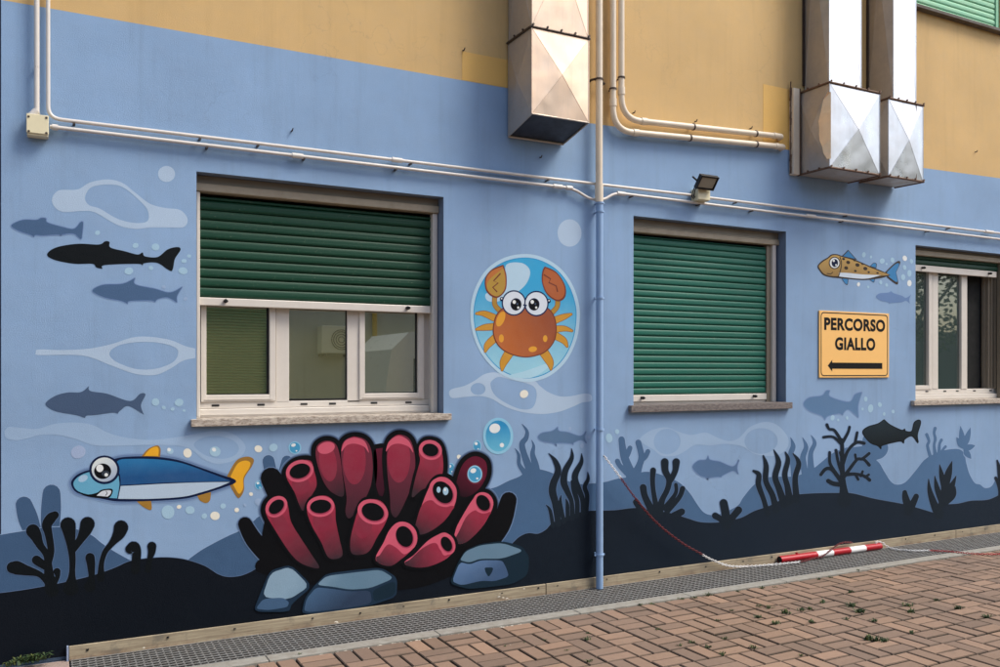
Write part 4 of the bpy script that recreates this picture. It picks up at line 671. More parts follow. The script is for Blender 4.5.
for i, t_ in enumerate(order):
    b_ = bodies[t_]; p = Paint(9.0 + i * 1.1); front = t_ in rims
    if front: p.line(spline(b_), 6, BLK); p.shape(b_, BLK)
    p.shape(b_, PK if t_ in pinks else fill[t_])
    if t_ in pinks: p.shape(pinks[t_][0], pinks[t_][1])
    if t_ in ('T3', 'T5'):
        dx = 0 if t_ == 'T3' else 148; c3 = q((414 + dx, 118 if not dx else 112))[0]; p.ell(c3[0], c3[1], 11.4, 24, LOB)
        p.shape(q((371 + dx, 88), (382 + dx, 54), (414 + dx, 42 - (6 if dx else 0)), (448 + dx, 54), (462 + dx, 92), (446 + dx, 72), (414 + dx, 62), (388 + dx, 68)), PK)
    if t_ == 'T2': c3 = q((326, 125))[0]; p.ell(c3[0], c3[1], 8.6, 19, LOB, -8); c3 = q((320, 76))[0]; p.ell(c3[0], c3[1], 8.8, 5.8, PK, -16)
    if t_ in ('T10', 'T11', 'T12', 'T1', 'T6'):       # a brighter patch under the rim
        L3 = dict(T10=((165, 325), 7, 13, -32), T11=((308, 318), 10, 11, 0), T12=((446, 335), 8, 13, 14), T1=((235, 200), 9, 9, 0), T6=((672, 125), 8, 9, 0))[t_]; c3 = q(L3[0])[0]; p.ell(c3[0], c3[1], L3[1], L3[2], LOB, L3[3])
    if t_ in rims:
        x, y, rx, ry, ro, hx, hy = rims[t_]; (x, y), = q((x, y)); p.ell(x, y, rx / 3.333, ry / 3.333, PK, ro); p.ell(x + .3, y + .8, hx / 3.333 + .7, hy / 3.333 + .5, PKD, ro); p.ell(x, y, hx / 3.333, hy / 3.333, BLK, ro)
    if t_ == 'T8': p.ell(438.2, 489.6, 2, 3, PALE); p.ell(445.2, 491, 2.8, 4, PALE); p.ell(444.6, 489.6, 1.1, 1.4, WHT)
    if t_ == 'T7': p.ell(475, 474.4, 8.6, 9.9, paint((104, 20, 46), name='bubble_shadow_red')); p.ell(474.6, 474, 7.4, 8.6, BE); p.ell(474.6, 474, 6.2, 7.4, BB2); p.ell(473, 470.6, 3, 2.4, WHT, -20); p.ell(477, 478.4, 1.2, 1, WHT)
    p.build('coral_tube', co_)
def rock(faces, lab):
    p = Paint(26)
    for pts, m in faces: p.raw([chaikin(q(*pts))], m)
    p.build('painted_rock', bld, label=lab)
RL = paint((134, 162, 182), to=(96, 128, 150), p1=(300, 572), p2=(330, 594), name='rock_light'); RM = paint((62, 92, 124), to=(36, 56, 82), p1=(320, 588), p2=(335, 610), name='rock_mid'); RD = paint((22, 42, 56), name='rock_dark'); RE = paint((30, 50, 70), name='rock_edge')
rock([([(76, 622), (100, 560), (132, 484), (202, 464), (274, 536), (204, 596), (196, 622)], RE), ([(106, 573), (134, 492), (200, 471), (264, 536), (196, 581)], RL), ([(84, 612), (110, 578), (176, 574), (196, 590), (190, 606), (130, 616)], RM)], 'left painted rock under the coral, pale with angular top')
rock([([(236, 632), (248, 576), (286, 528), (320, 494), (420, 482), (504, 474), (556, 508), (554, 572), (470, 600), (380, 616)], RE), ([(288, 532), (320, 502), (420, 490), (500, 481), (546, 510), (466, 543), (400, 548), (340, 538)], RL), ([(286, 540), (330, 544), (400, 554), (466, 550), (472, 594), (380, 610), (244, 625), (254, 578)], RM), ([(550, 517), (474, 549), (478, 590), (550, 566)], RD)], 'middle painted rock, long and flat with blue front face')
rock([([(730, 528), (752, 470), (780, 418), (830, 396), (905, 386), (970, 402), (996, 440), (990, 500), (940, 530), (860, 540), (790, 546)], RD), ([(764, 450), (784, 420), (832, 400), (905, 392), (980, 418), (905, 445), (832, 445), (796, 458)], RL), ([(738, 520), (764, 456), (798, 464), (834, 450), (905, 450), (918, 474), (928, 504), (880, 520), (836, 518), (770, 534)], paint((88, 120, 160), to=(58, 86, 122), p1=(470, 562), p2=(480, 582), name='rock_blue')), ([(846, 474), (876, 474), (872, 490), (860, 506), (850, 490)], RD)], 'right painted rock, rounded with pale top and dark flank')
#@@OBJECTS
# ------------------------------------------------------------------ things fixed to the wall
def crossface(mb, a, b, c, d, out, mi=0):
    A = [Vector(q) for q in (a, b, c, d)]; ctr = sum(A, Vector()) / 4 + Vector(out); mb.add([*A, ctr], [(0, 1, 4), (1, 2, 4), (2, 3, 4), (3, 0, 4)], mi)
    for q in A: mb.tube([q.lerp(ctr, .02), ctr], .0014, 5, mi, cap=False)
def duct_seg(root, name, x0, x1, dpt, z0, z1, zf0, mf, ms, o=.006, bulge=False, under=None):
    mb = MB(); y0, y1 = -dpt, -.012
    crossface(mb, (x0, y0, zf0), (x1, y0, zf0), (x1, y0, z1), (x0, y0, z1), (0, -o, 0), 0)
    crossface(mb, (x0, y1, z0), (x0, y0, zf0), (x0, y0, z1), (x0, y1, z1), (-o, 0, 0), 1)
    crossface(mb, (x1, y0, zf0), (x1, y1, z0), (x1, y1, z1), (x1, y0, z1), (o, 0, 0), 1)
    mb.quad((x0, y0, z1), (x1, y0, z1), (x1, y1, z1), (x0, y1, z1), 1)
    if under is None: crossface(mb, (x0, y1, z0), (x1, y1, z0), (x1, y0, zf0), (x0, y0, zf0), (0, 0, -o * .6), 1)
    ob = mb.build(name, [mf, ms], root)
    # folded corner seams
    for xx in (x0, x1): sm = MB(); sm.tube([(xx, y0, zf0), (xx, y0, z1)], .0035, 6); sm.build('corner_seam', mf, root)
    return ob
def flange(root, x0, x1, dpt, z, zf=None, m=None, dark=True):
    zf = z if zf is None else zf; mb = MB(); e = .006
    def bar(a, b, w_=.009): mb.tube([a, b], w_, 6)
    y0 = -dpt - .004; bar((x0 - e, y0, zf), (x1 + e, y0, zf)); bar((x0 - e, y0, zf), (x0 - e, -.012, z)); bar((x1 + e, y0, zf), (x1 + e, -.012, z))
    for k in range(5):
        xx = x0 + (x1 - x0) * (k + .05) / 4.1; mb.tube([(xx, y0 - .004, zf + .012), (xx, y0 - .014, zf + .012)], .0075, 8)
    for k in (.3, .65): mb.tube([(x0 - .006, y0 + (dpt) * k, zf + (z - zf) * k + .012), (x0 - .016, y0 + dpt * k, zf + (z - zf) * k + .012)], .0075, 8)
    mb.build('flange', m or M['steel'], root)
M['under'] = flatmat('dark_duct_mesh', (52, 58, 70), .55, .3, dirt=.2)
M['rust'] = flatmat('rusted_flange', (112, 86, 68), .7, .2, dirt=.4, sc=30)
t = empty('ventilation_duct', (3.01, 0, 3.17), label='single sheet metal duct with a peach reflection in its colour, ending above the crab bubble', category='duct', group='sheet metal ducts on the facade')
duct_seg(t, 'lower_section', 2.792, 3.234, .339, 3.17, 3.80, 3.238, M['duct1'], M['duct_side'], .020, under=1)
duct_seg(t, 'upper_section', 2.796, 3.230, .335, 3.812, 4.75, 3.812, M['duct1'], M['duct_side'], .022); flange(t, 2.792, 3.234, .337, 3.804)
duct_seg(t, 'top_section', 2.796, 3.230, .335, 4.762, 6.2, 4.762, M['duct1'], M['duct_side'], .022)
mb = MB(); mb.quad((2.80, -.014, 3.176), (3.226, -.014, 3.176), (3.226, -.334, 3.242), (2.80, -.334, 3.242)); mb.build('outlet_mesh', M['under'], t)
mb = MB(); mb.tube([(2.792, -.016, 3.17), (3.234, -.016, 3.17)], .009, 6); mb.tube([(2.792, -.339, 3.239), (3.234, -.339, 3.239)], .005, 6); mb.tube([(2.794, -.016, 3.17), (2.794, -.336, 3.238)], .006, 6); mb.tube([(3.232, -.016, 3.17), (3.232, -.336, 3.238)], .006, 6); mb.build('outlet_rim', M['duct_side'], t)
t = empty('ventilation_duct', (5.8, 0, 3.19), label='wider bright galvanised duct with dented boxy end, left of the pair', category='duct', group='sheet metal ducts on the facade')
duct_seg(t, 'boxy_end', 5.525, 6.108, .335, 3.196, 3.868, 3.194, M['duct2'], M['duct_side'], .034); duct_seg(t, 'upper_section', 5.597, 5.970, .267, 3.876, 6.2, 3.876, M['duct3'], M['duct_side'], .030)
flange(t, 5.525, 6.108, .335, 3.872, m=M['rust']); flange(t, 5.525, 6.108, .335, 3.196, 3.194, m=M['rust'])
mb = MB(); mb.box(5.432, 5.500, -.05, -.002, 3.19, 3.90, 0, .004); mb.build('wall_flange', M['pipe'], t)
mb = MB()
for k in range(15):
    z = 3.2 + k * .05; mb.tube([(5.428 + random.uniform(-.004, .004), -.02, z), (5.429, -.022, z + .055)], random.uniform(.004, .010), 6, cap=False)
mb.tube([(5.506, -.05, 3.2), (5.507, -.052, 3.55), (5.504, -.05, 3.9)], .006, 6); mb.build('sealant', flatmat('brown_sealant', (96, 74, 58), .9, dirt=.4), t)
# torn, bent corner of the boxy end
mb = MB(); Z0 = 3.26; n_ = 10; vs = []
for k in range(n_ + 1):
    z = Z0 + .53 * k / n_; a = math.sin(math.pi * k / n_) ** .8
    vs += [(5.500 - .010 * a, -.332 + .075 * a + .006 * math.sin(k * 2.3), z), (5.524, -.349, z)]
mb.add(vs, [(2 * k, 2 * k + 1, 2 * k + 3, 2 * k + 2) for k in range(n_)], 0, False); mb.build('bent_corner', flatmat('bare_bent_sheet', (252, 214, 168), .35, .3, dirt=.1), t, label='bent peach-coloured sheet corner')
t = empty('ventilation_duct', (6.5, 0, 3.21), label='narrower bright galvanised duct, right of the pair', category='duct', group='sheet metal ducts on the facade')
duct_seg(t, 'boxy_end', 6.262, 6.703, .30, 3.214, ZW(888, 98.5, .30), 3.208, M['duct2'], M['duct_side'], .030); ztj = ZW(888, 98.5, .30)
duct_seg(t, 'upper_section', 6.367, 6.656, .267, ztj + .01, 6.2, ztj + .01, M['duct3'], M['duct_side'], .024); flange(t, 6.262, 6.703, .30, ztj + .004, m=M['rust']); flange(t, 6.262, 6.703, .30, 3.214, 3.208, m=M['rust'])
mb = MB(); mb.tube([(6.612, -.302, 3.21), (6.612, -.302, ztj)], .004, 6); mb.build('corner_seam', M['rust'], t)
M['seal'] = flatmat('dark_sealant', (60, 48, 40), .9, dirt=.4); mb = MB(); mb.box(5.580, 5.596, -.02, -.002, 3.95, 6.2); setp(mb.build('sealant_strip', M['seal']), 'dark brown sealant line left of the wider upper duct', 'sealant'); mb = MB(); mb.box(6.354, 6.3655, -.02, -.002, ztj, 6.2); setp(mb.build('sealant_strip', M['seal']), 'dark brown sealant line between the two upper ducts', 'sealant')


def PW(x, y, d): X, Z = W(x, y, d); return Vector((X, -d, Z))
def fillet(pts, r, n=8):
    out = [pts[0]]
    for i in range(1, len(pts) - 1):
        p, a, b = pts[i], (pts[i - 1] - pts[i]), (pts[i + 1] - pts[i]); k = min(r, a.length * .49, b.length * .49); A, B = p + a.normalized() * k, p + b.normalized() * k
        for j in range(n + 1):
            t = j / n; out.append((1 - t) ** 2 * A + 2 * t * (1 - t) * p + t * t * B)
    return out + [pts[-1]]
def coupling(root, a, b, r, m): MB().tube([a, b], r, 14, 0).build('coupling', m, root) if True else None
def clip(root, p, axis, r, m):
    a = Vector(axis).normalized() * .006; mb = MB(); mb.tube([p - a, p + a], r, 14); q = Vector((p.x, -.001, p.z)); mb.tube([Vector((p.x, p.y, p.z)), q], .006, 6); mb.build('clip', m, root)
# drainpipe: cream above, painted blue below
xp = XW(599.4, .06); t = empty('drainpipe', (xp, -.06, 0), label='tall drainpipe, cream above the cables and painted blue below', category='drainpipe')
zc = ZW(598, 198, .06)
MB().tube([(xp - .004, -.062, zc), (xp - .004, -.062, 7.3)], .0255, 20).build('upper_pipe', M['pipe'], t); MB().tube([(xp - .004, -.062, zc - .03), (xp - .004, -.062, zc + .10)], .030, 20).build('coupling', M['pipe'], t)
MB().tube([(xp, -.062, GZ + .002), (xp, -.062, zc - .03)], .0255, 20).build('lower_pipe', M['pipeblue'], t)
for y in (203, 211.6, 298, 429.6, 554.6):
    z = ZW(599, y, .06); mb = MB(); mb.tube([(xp, -.062, z - .006), (xp, -.062, z + .006)], .031, 20); mb.box(xp - .042, xp + .042, -.066, -.056, z - .006, z + .006); mb.tube([(xp, -.05, z), (xp, -.0005, z)], .007, 8); mb.build('collar', M['pipeblue'], t)
z = ZW(599, 79.5, .06); mb = MB(); mb.tube([(xp - .004, -.062, z - .006), (xp - .004, -.062, z + .006)], .031, 20); mb.tube([(xp - .03, -.062, z), (xp - .045, -.03, z), (xp - .045, -.001, z)], .009, 8); mb.tube([(xp + .02, -.05, z - .006), (xp + .055, -.04, z - .014), (xp + .055, 0, z - .014)], .009, 8); mb.build('collar', M['steel'], t)
# two cream pipes bending right
for (pts, d, lab) in (([(613, -220), (613, 130.5), (784, 147)], .05, 'cream pipe of the bent pair, outer and lower one'), ([(621.4, -220), (621.4, 119), (782, 136.6)], .05, 'cream pipe of the bent pair, inner and upper one')):
    P = [PW(x, y, d) for x, y in pts]; P[0].x = P[1].x; P[0].z = 7.2
    dirn = (P[2] - P[1]).normalized(); P[2] = P[1] + Vector((1, 0, (P[2].z - P[1].z) / (P[2].x - P[1].x))) * (P[2].x - P[1].x)
    P.append(P[2] + Vector((.012, .06, 0))); path = fillet(P[:3], .17, 10)[:-1] + fillet([P[1], P[2], P[3]], .03, 5)[1:]
    t = empty('bent_pipe', tuple(P[1]), label=lab, category='pipe', group='cream bent pipes above the blue paint')
    r_ = .0225; MB().tube(path, r_, 16).build('pipe', M['pipe'], t)
    A = P[1] + Vector((0, 0, .175)); MB().tube([A, A + Vector((0, 0, .055))], r_ * 1.2, 16).build('coupling', M['pipe'], t)
    B = P[1] + (P[2] - P[1]).normalized() * .175; MB().tube([B, B + (P[2] - P[1]).normalized() * .05], r_ * 1.2, 16).build('coupling', M['pipe'], t)
    C = P[2] - (P[2] - P[1]).normalized() * .10; MB().tube([C, C + (P[2] - P[1]).normalized() * .03], r_ * 1.14, 16).build('coupling', M['pipe'], t)
    for k in (.42, .82): q = P[1] + (P[2] - P[1]) * k; clip(t, q, (P[2] - P[1]), r_ * 1.2, M['steel'])
    clip(t, P[1] + Vector((0, 0, .30)), (0, 0, 1), r_ * 1.22, M['steel'])
# bent hooks left in the plaster
for x, y in ((633, 113), (695, 121.5), (750 , 128.5), (540, 157.5), (463, 50.5), (975, 152), (291.5, 131)):
    P = PW(x, y, 0); mb = MB(); mb.tube([P, P + Vector((0, -.018, -.003)), P + Vector((.004, -.022, .012))], [.005, .0045, .0035], 8); setp(mb.build('wall_hook', M['steel']), *{633: ('bent steel hook above the pipe elbow', 'hook'), 695: ('bent steel hook above the middle of the cream pipes', 'hook'), 750: ('bent steel hook near the right end of the cream pipes', 'hook'), 540: ('painted bolt stub under the single duct', 'hook'), 463: ('black hook at the corner of the ochre patch', 'hook'), 975: ('small hook in ochre plaster right of the ducts', 'hook'), 291: ('small bolt under the cable conduits above the first window', 'hook')}[int(x)], group='hooks in the wall')
# cable conduits
RC = .0105
def conduit(pts, d, lab, base, rad=.09, r_=RC, cps=(), cls=()):
    P = [PW(x, y, d) for x, y in pts]; t = empty('conduit', tuple(P[base]), label=lab, category='conduit', group='grey cable conduits'); path = fillet(P, rad, 7)
    MB().tube(path, r_, 12).build('tube', M['conduit'], t)
    for (x, y, L) in cps:
        A = PW(x, y, d); B = PW(x + L, y + L * (118.0 / 1000) if L > 0 else y - L, d)
        MB().tube([A, B], r_ * 1.5, 12).build('coupling', M['conduit'], t)
    for (x, y) in cls:
        A = PW(x, y, d); mb = MB(); mb.box(A.x - .006, A.x + .006, A.y - r_ * .9, -.0005, A.z - r_ * 1.7, A.z - r_ * .9); mb.build('clip', M['steel'], t)
def cy(x): return 184.2 + (x - 598) * .1222 if x > 598 else 119.4 + (x - 58) * .12 
def cy2(x): return 127.6 + (x - 57.5) * .1178
conduit([(47.8, -260), (48.2, 118), (75, cy(75)), (250, cy(250)), (598, cy(598)), (702, cy(702) - .5)], .03, 'thin conduit from above turning right, left part of the upper run', 1, .10, cps=[(392, cy(392), 10), (60, cy(60), -0.01)] [:1], cls=[(74, cy(74)), (258, cy(258)), (411, cy(411)), (200, cy(200)), (548, cy(548))])
conduit([(709, cy(709)), (880, cy(880)), (1000, cy(1000)), (1180, cy(1180))], .03, 'upper conduit run right of the floodlight', 0, .02, cps=[(985, cy(985), 8)], cls=[(736, cy(736)), (846, cy(846)), (949, cy(949))])
conduit([(50, cy2(50)), (300, cy2(300)), (568, 187.8), (576, 190.5), (590, 199.2), (604, 200), (613, 194), (622, 193.6), (720, cy2(720)), (1000, 239.2), (1180, 260.5)], .034, 'lower conduit run dipping in front of the drainpipe', 0, .05, cps=[(292, cy2(292), 11), (553, 186, 9), (566, 187.6, 6), (617, 193.2, 8), (806, cy2(806) - .2, 9), (52, cy2(52), 6)], cls=[(207, cy2(207)), (304, cy2(304)), (396, cy2(396)), (632, cy2(632) - .6), (699, cy2(699)), (752, cy2(752)), (842, cy2(842)), (928, cy2(928))])
conduit([(36.7, -260), (36.8, 113)], .04, 'thicker vertical conduit ending in the junction box', 1, .02, .0135, cps=[(36.8, 111, -6)], cls=[(36.8, 64)])
bx = PW(37.3, 125, .0); t = empty('junction_box', tuple(bx), label='square cream junction box at the left end of the conduits', category='junction box')
mb = MB(); mb.box(XW(26.8, .06), XW(48.4, .06), -.062, -.001, ZW(37, 136, .06), ZW(37, 114.8, .06), 0, .006); mb.build('body', M['boxp'], t)
mb = MB(); mb.box(XW(26.3, .066), XW(48.8, .066), -.069, -.0625, ZW(37, 133.6, .066), ZW(37, 114.4, .066), 0, .003); mb.build('lid', M['boxp'], t)
for x, y in ((28.6, 116.4), (46.4, 117.8), (28.8, 131), (46.4, 133)): P = PW(x, y, .071); MB().tube([P, P + Vector((0, .003, 0))], .006, 10).build('screw', M['steel'], t)
# floodlight on its box
fx = PW(704, 196, 0); t = empty('floodlight', tuple(fx), label='small black floodlight on a cream junction box between the windows', category='floodlight')
mb = MB(); mb.box(XW(698.4, .09), XW(709.6, .09), -.092, -.001, ZW(704, 200.6, .09), ZW(704, 188.2, .09), 0, .008); mb.build('mounting_box', M['boxp'], t)
mb = MB(); mb.box(XW(698.0, .097), XW(710, .097), -.100, -.0925, ZW(704, 199.8, .097), ZW(704, 188.4, .097), 0, .003); mb.build('box_lid', M['boxp'], t)
for y in (191.5, 196.6): P = PW(698.6, y, .05); MB().tube([P + Vector((.01, 0, 0)), P + Vector((-.028, 0, .002))], .011, 10).build('cable_gland', M['boxp'], t)
C = PW(707.0, 182.6, .16); Rm = Matrix.Rotation(R(38), 3, 'X') 
def lp(x, y, z): return C + Rm @ Vector((x, y, z))
def lbox(x0, x1, y0, y1, z0, z1): return [lp(x, y, z) for x in (x0, x1) for y in (y0, y1) for z in (z0, z1)], [(0, 1, 3, 2), (4, 6, 7, 5), (0, 4, 5, 1), (2, 3, 7, 6), (0, 2, 6, 4), (1, 5, 7, 3)]
mb = MB(); mb.add(*lbox(-.085, .085, 0, .022, -.055, .055)); mb.add(*lbox(-.07, .07, .0222, .035, -.04, .04))
for k in range(6): mb.add(*lbox(-.062 + k * .024, -.057 + k * .024, .0352, .046, -.036, .036))
for q in ((-.085, .085, -.012, -.0002, .044, .055), (-.085, .085, -.012, -.0002, -.055, -.044), (-.085, -.074, -.012, -.0002, -.0438, .0438), (.074, .085, -.012, -.0002, -.0438, .0438)): mb.add(*lbox(*q))
mb.build('housing', M['black'], t); mb = MB(); mb.add(*lbox(-.070, .070, -.006, -.0015, -.040, .040)); mb.build('lens', flatmat('led_lens', (150, 144, 128), .25, dirt=.05), t)
b0 = PW(704, 188.4, .06); mb = MB(); mb.tube([lp(-.03, .03, -.02), b0], .008, 8); mb.tube([lp(.03, .03, -.02), b0 + Vector((.03, 0, 0))], .008, 8); mb.build('bracket', M['black'], t)
MB().tube([lp(-.088, .02, .0), lp(-.125, .035, .018)], .007, 8).build('sensor_arm', M['black'], t)
g_ = PW(698, 191.5, .05); e_ = PW(693.4, 197.4, .05); MB().tube(fillet([lp(-.05, .036, -.02), PW(695, 190, .08), e_, PW(697.8, 196.8, .05)], .03, 6), .0045, 8).build('cable', M['black'], t); MB().tube(fillet([lp(-.06, .036, -.01), PW(693.4, 190, .07), PW(691.4, 196.4, .04), PW(694, 199, .04), g_], .03, 6), .004, 8).build('cable', M['black'], t)
# direction sign
sx0, sx1 = XW(819.4, .012), XW(889.0, .012); sz0, sz1 = ZW(819.8, 377.6, .012), ZW(819.6, 310.4, .012)
t = empty('direction_sign', ((sx0 + sx1) / 2, 0, sz0), label='yellow plate reading PERCORSO GIALLO with a left arrow', category='sign')
mb = MB(); mb.box(sx0, sx1, -.012, -.001, sz0, sz1, 0, .0015); mb.build('plate', flatmat('yellow_sign_plate', (250, 196, 116), .42, dirt=.04, sc=5), t)
def rrect(x0, x1, z0, z1, r):
    P = []
    for cx_, cz_, a0 in ((x1 - r, z1 - r, 0), (x0 + r, z1 - r, 90), (x0 + r, z0 + r, 180), (x1 - r, z0 + r, 270)):
        for k in range(7): a = R(a0 + 15 * k); P.append((cx_ + r * math.cos(a), cz_ + r * math.sin(a)))
    return P
A = rrect(sx0 + .016, sx1 - .016, sz0 + .012, sz1 - .012, .035); B = rrect(sx0 + .025, sx1 - .025, sz0 + .021, sz1 - .021, .027); n_ = len(A)
mb = MB(); mb.add([(x, -.0128, z) for x, z in A] + [(x, -.0128, z) for x, z in B], [(i, (i + 1) % n_, n_ + (i + 1) % n_, n_ + i) for i in range(n_)]); mb.build('border', flatmat('brown_border', (44, 30, 24), .5, dirt=.02), t)
M['ink'] = flatmat('sign_ink', (7, 7, 9), .6, dirt=0, spec=.2)
def word(txt, x0, x1, z0, z1, y):
    cu = bpy.data.curves.new('lettering', 'FONT'); cu.body = txt; cu.size = 1; cu.offset = .042; cu.space_character = 1.08; to = bpy.data.objects.new('tmp', cu); col.objects.link(to); bpy.context.view_layer.update()
    me = bpy.data.meshes.new_from_object(to.evaluated_get(bpy.context.evaluated_depsgraph_get())); bpy.data.objects.remove(to)
    xs = [v.co.x for v in me.vertices]; ys = [v.co.y for v in me.vertices]; a, b_, c__, d_ = min(xs), max(xs), min(ys), max(ys); off = t.matrix_world.translation
    for v in me.vertices: v.co = Vector((x0 + (v.co.x - a) / (b_ - a) * (x1 - x0), y, z0 + (v.co.y - c__) / (d_ - c__) * (z1 - z0))) - off
    me.name = 'lettering'; me.materials.clear(); me.materials.append(M['ink']); o = bpy.data.objects.new('lettering', me); col.objects.link(o); o.parent = t; return o
word('PERCORSO', XW(824.2, .012), XW(885.0, .012), ZW(824, 330.0, .012), ZW(824, 317.2, .012), -.0130); word('GIALLO', XW(835.0, .012), XW(875.2, .012), ZW(835, 350.0, .012), ZW(835, 337.0, .012), -.0130)
ax0, ax1 = XW(827.8, .012), XW(882.2, .012); az = ZW(828, 365.6, .012); 
mb = MB(); mb.add([(ax0, -.0130, az), (ax0 + .052, -.0130, az + .050), (ax0 + .052, -.0130, az + .026), (ax1, -.0130, az + .026), (ax1, -.0130, az - .026), (ax0 + .052, -.0130, az - .026), (ax0 + .052, -.0130, az - .050)], [(0, 2, 1), (0, 5, 2), (0, 6, 5), (2, 5, 4, 3)]); mb.build('arrow', M['ink'], t)
# skirting boards and drain grates along the wall foot
m, n, b = newmat('weathered_cream_board'); co = coords(n); mp = N(n, 'ShaderNodeMapping'); mp.inputs['Scale'].default_value = (1.2, 1, 30); n.links.new(co, mp.inputs[0])
f = noise(n, mp.outputs[0], 2.4, 7, .7); g = noise(n, co, 7, 6, .75); sx = N(n, 'ShaderNodeSeparateXYZ'); n.links.new(co, sx.inputs[0])
c = mix(n, ramp(n, f, .4, .7), srgb(174, 160, 134), srgb(124, 110, 90)); lowz = ramp(n, sx.outputs['Z'], -.02, .045, 1, 0); mu = N(n, 'ShaderNodeMath', operation='MULTIPLY'); n.links.new(lowz, mu.inputs[0]); n.links.new(ramp(n, g, .42, .58), mu.inputs[1]); c = mix(n, mu.outputs[0], c, srgb(116, 66, 36))
c = mix(n, ramp(n, g, .54, .66, 0, .7), c, srgb(112, 106, 94)); n.links.new(c, b.inputs['Base Color']); b.inputs['Roughness'].default_value = .8; bumpn(n, b, f, .5, .003); M['board'] = m
for a, b_, lab in ((.112, 3.085, 'cream weathered skirting board left of the drainpipe'), (3.092, 7.55, 'cream weathered skirting board under the dangling chain'), (7.556, 12.9, 'cream skirting board at far right')):
    t = empty('skirting_board', (a, 0, 0), label=lab, category='skirting', group='skirting boards at the wall foot'); mb = MB(); mb.box(a, b_, -.022, -.007, .006, .086, 0, .002); mb.build('board', M['board'], t)
    x = a + .09
    while x < min(b_, 9): MB().tube([(x, -.0215, .062 + random.uniform(-.01, .01)), (x, -.0235, .062)], .0068, 8).build('screw', M['black'], t); x += random.uniform(.27, .48)
mb = MB(); mb.box(.100, .110, -.03, -.0075, .0, .09, 0, .002); setp(mb.build('end_cap', paint((146, 160, 186), name='cap_paint')), 'small blue-grey painted end cap of the left skirting board', 'end cap')
M['grate'] = flatmat('galvanised_grate', (146, 146, 144), .55, .3, dirt=.35, sc=20)
gp = MB(); L_ = 1.0
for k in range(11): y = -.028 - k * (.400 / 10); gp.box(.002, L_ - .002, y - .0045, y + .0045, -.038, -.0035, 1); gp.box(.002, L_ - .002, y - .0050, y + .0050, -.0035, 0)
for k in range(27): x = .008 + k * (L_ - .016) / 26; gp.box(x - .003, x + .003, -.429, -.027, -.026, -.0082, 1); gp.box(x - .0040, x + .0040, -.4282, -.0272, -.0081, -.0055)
g0 = gp.build('drain_grate', [M['grate'], flatmat('grimy_shaded_grate_flanks', (44, 42, 38), .9, dirt=.3)], None)  # bar flanks grimy, with the shadow inside the holes put into their colour
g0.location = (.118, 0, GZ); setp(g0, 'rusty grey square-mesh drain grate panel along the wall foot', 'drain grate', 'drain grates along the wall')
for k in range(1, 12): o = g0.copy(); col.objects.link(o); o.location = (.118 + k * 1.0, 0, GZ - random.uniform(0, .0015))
# ------------------------------------------------------------------ barrier pole and plastic chain
zr = .024
def GP(x, y, z):
    p = G(x, y, z)
    if p.y > -.05: p = PW(x, y, .05 + random.uniform(0, .008)); p.z = max(p.z, z + GZ)
    return p
A = PW(779.5, 558.6, .052); B = PW(880, 546.4, .052); A.z = B.z = GZ + .029; v_ = (B - A); L_ = v_.length; u_ = v_.normalized()
M['red'] = flatmat('red_gloss_plastic', (176, 18, 34), .3, dirt=.12, sc=14); M['white'] = flatmat('white_gloss_plastic', (240, 238, 236), .35, dirt=.10, sc=14)
t = empty('barrier_pole', tuple(A), label='red and white striped barrier pole lying on the drain grate', category='barrier pole')
cuts = [0, .345, .50, .675, .832, 1.0]
for k in range(5): MB().tube([A + v_ * cuts[k], A + v_ * cuts[k + 1]], .028, 20, cap=False).build('red_band' if k % 2 == 0 else 'white_band', M['red'] if k % 2 == 0 else M['white'], t)
MB().tube([A + u_ * .002, A + u_ * .15], .0255, 20).build('dark_bore_plug', M['dark'], t); MB().tube([B, B + u_ * .004], [.028, .024], 20).build('end_cap', M['red'], t)  # dark plug imitates the shaded bore of the pole
q = A + v_ * .16 + Vector((0, 0, .022)); MB().tube([q, q + Vector((0, 0, .018))], .010, 12).build('knob', M['red'], t)
q = B - u_ * .05 + Vector((0, 0, .022)); MB().tube([q, q + Vector((0, 0, .014))], .008, 12).build('knob', M['white'], t)
def link(mb, p, d, roll, a=.012, b_=.0070, r_=.0027):
    d = d.normalized(); up = Vector((0, 0, 1)) if abs(d.z) < .9 else Vector((1, 0, 0)); s_ = d.cross(up).normalized(); up = s_.cross(d); s_ = Matrix.Rotation(roll, 3, d) @ s_
    P = [p + d * (a * math.cos(2 * math.pi * k / 14)) + s_ * (b_ * math.sin(2 * math.pi * k / 14)) for k in range(15)]; mb.tube(P, r_, 6, cap=False)
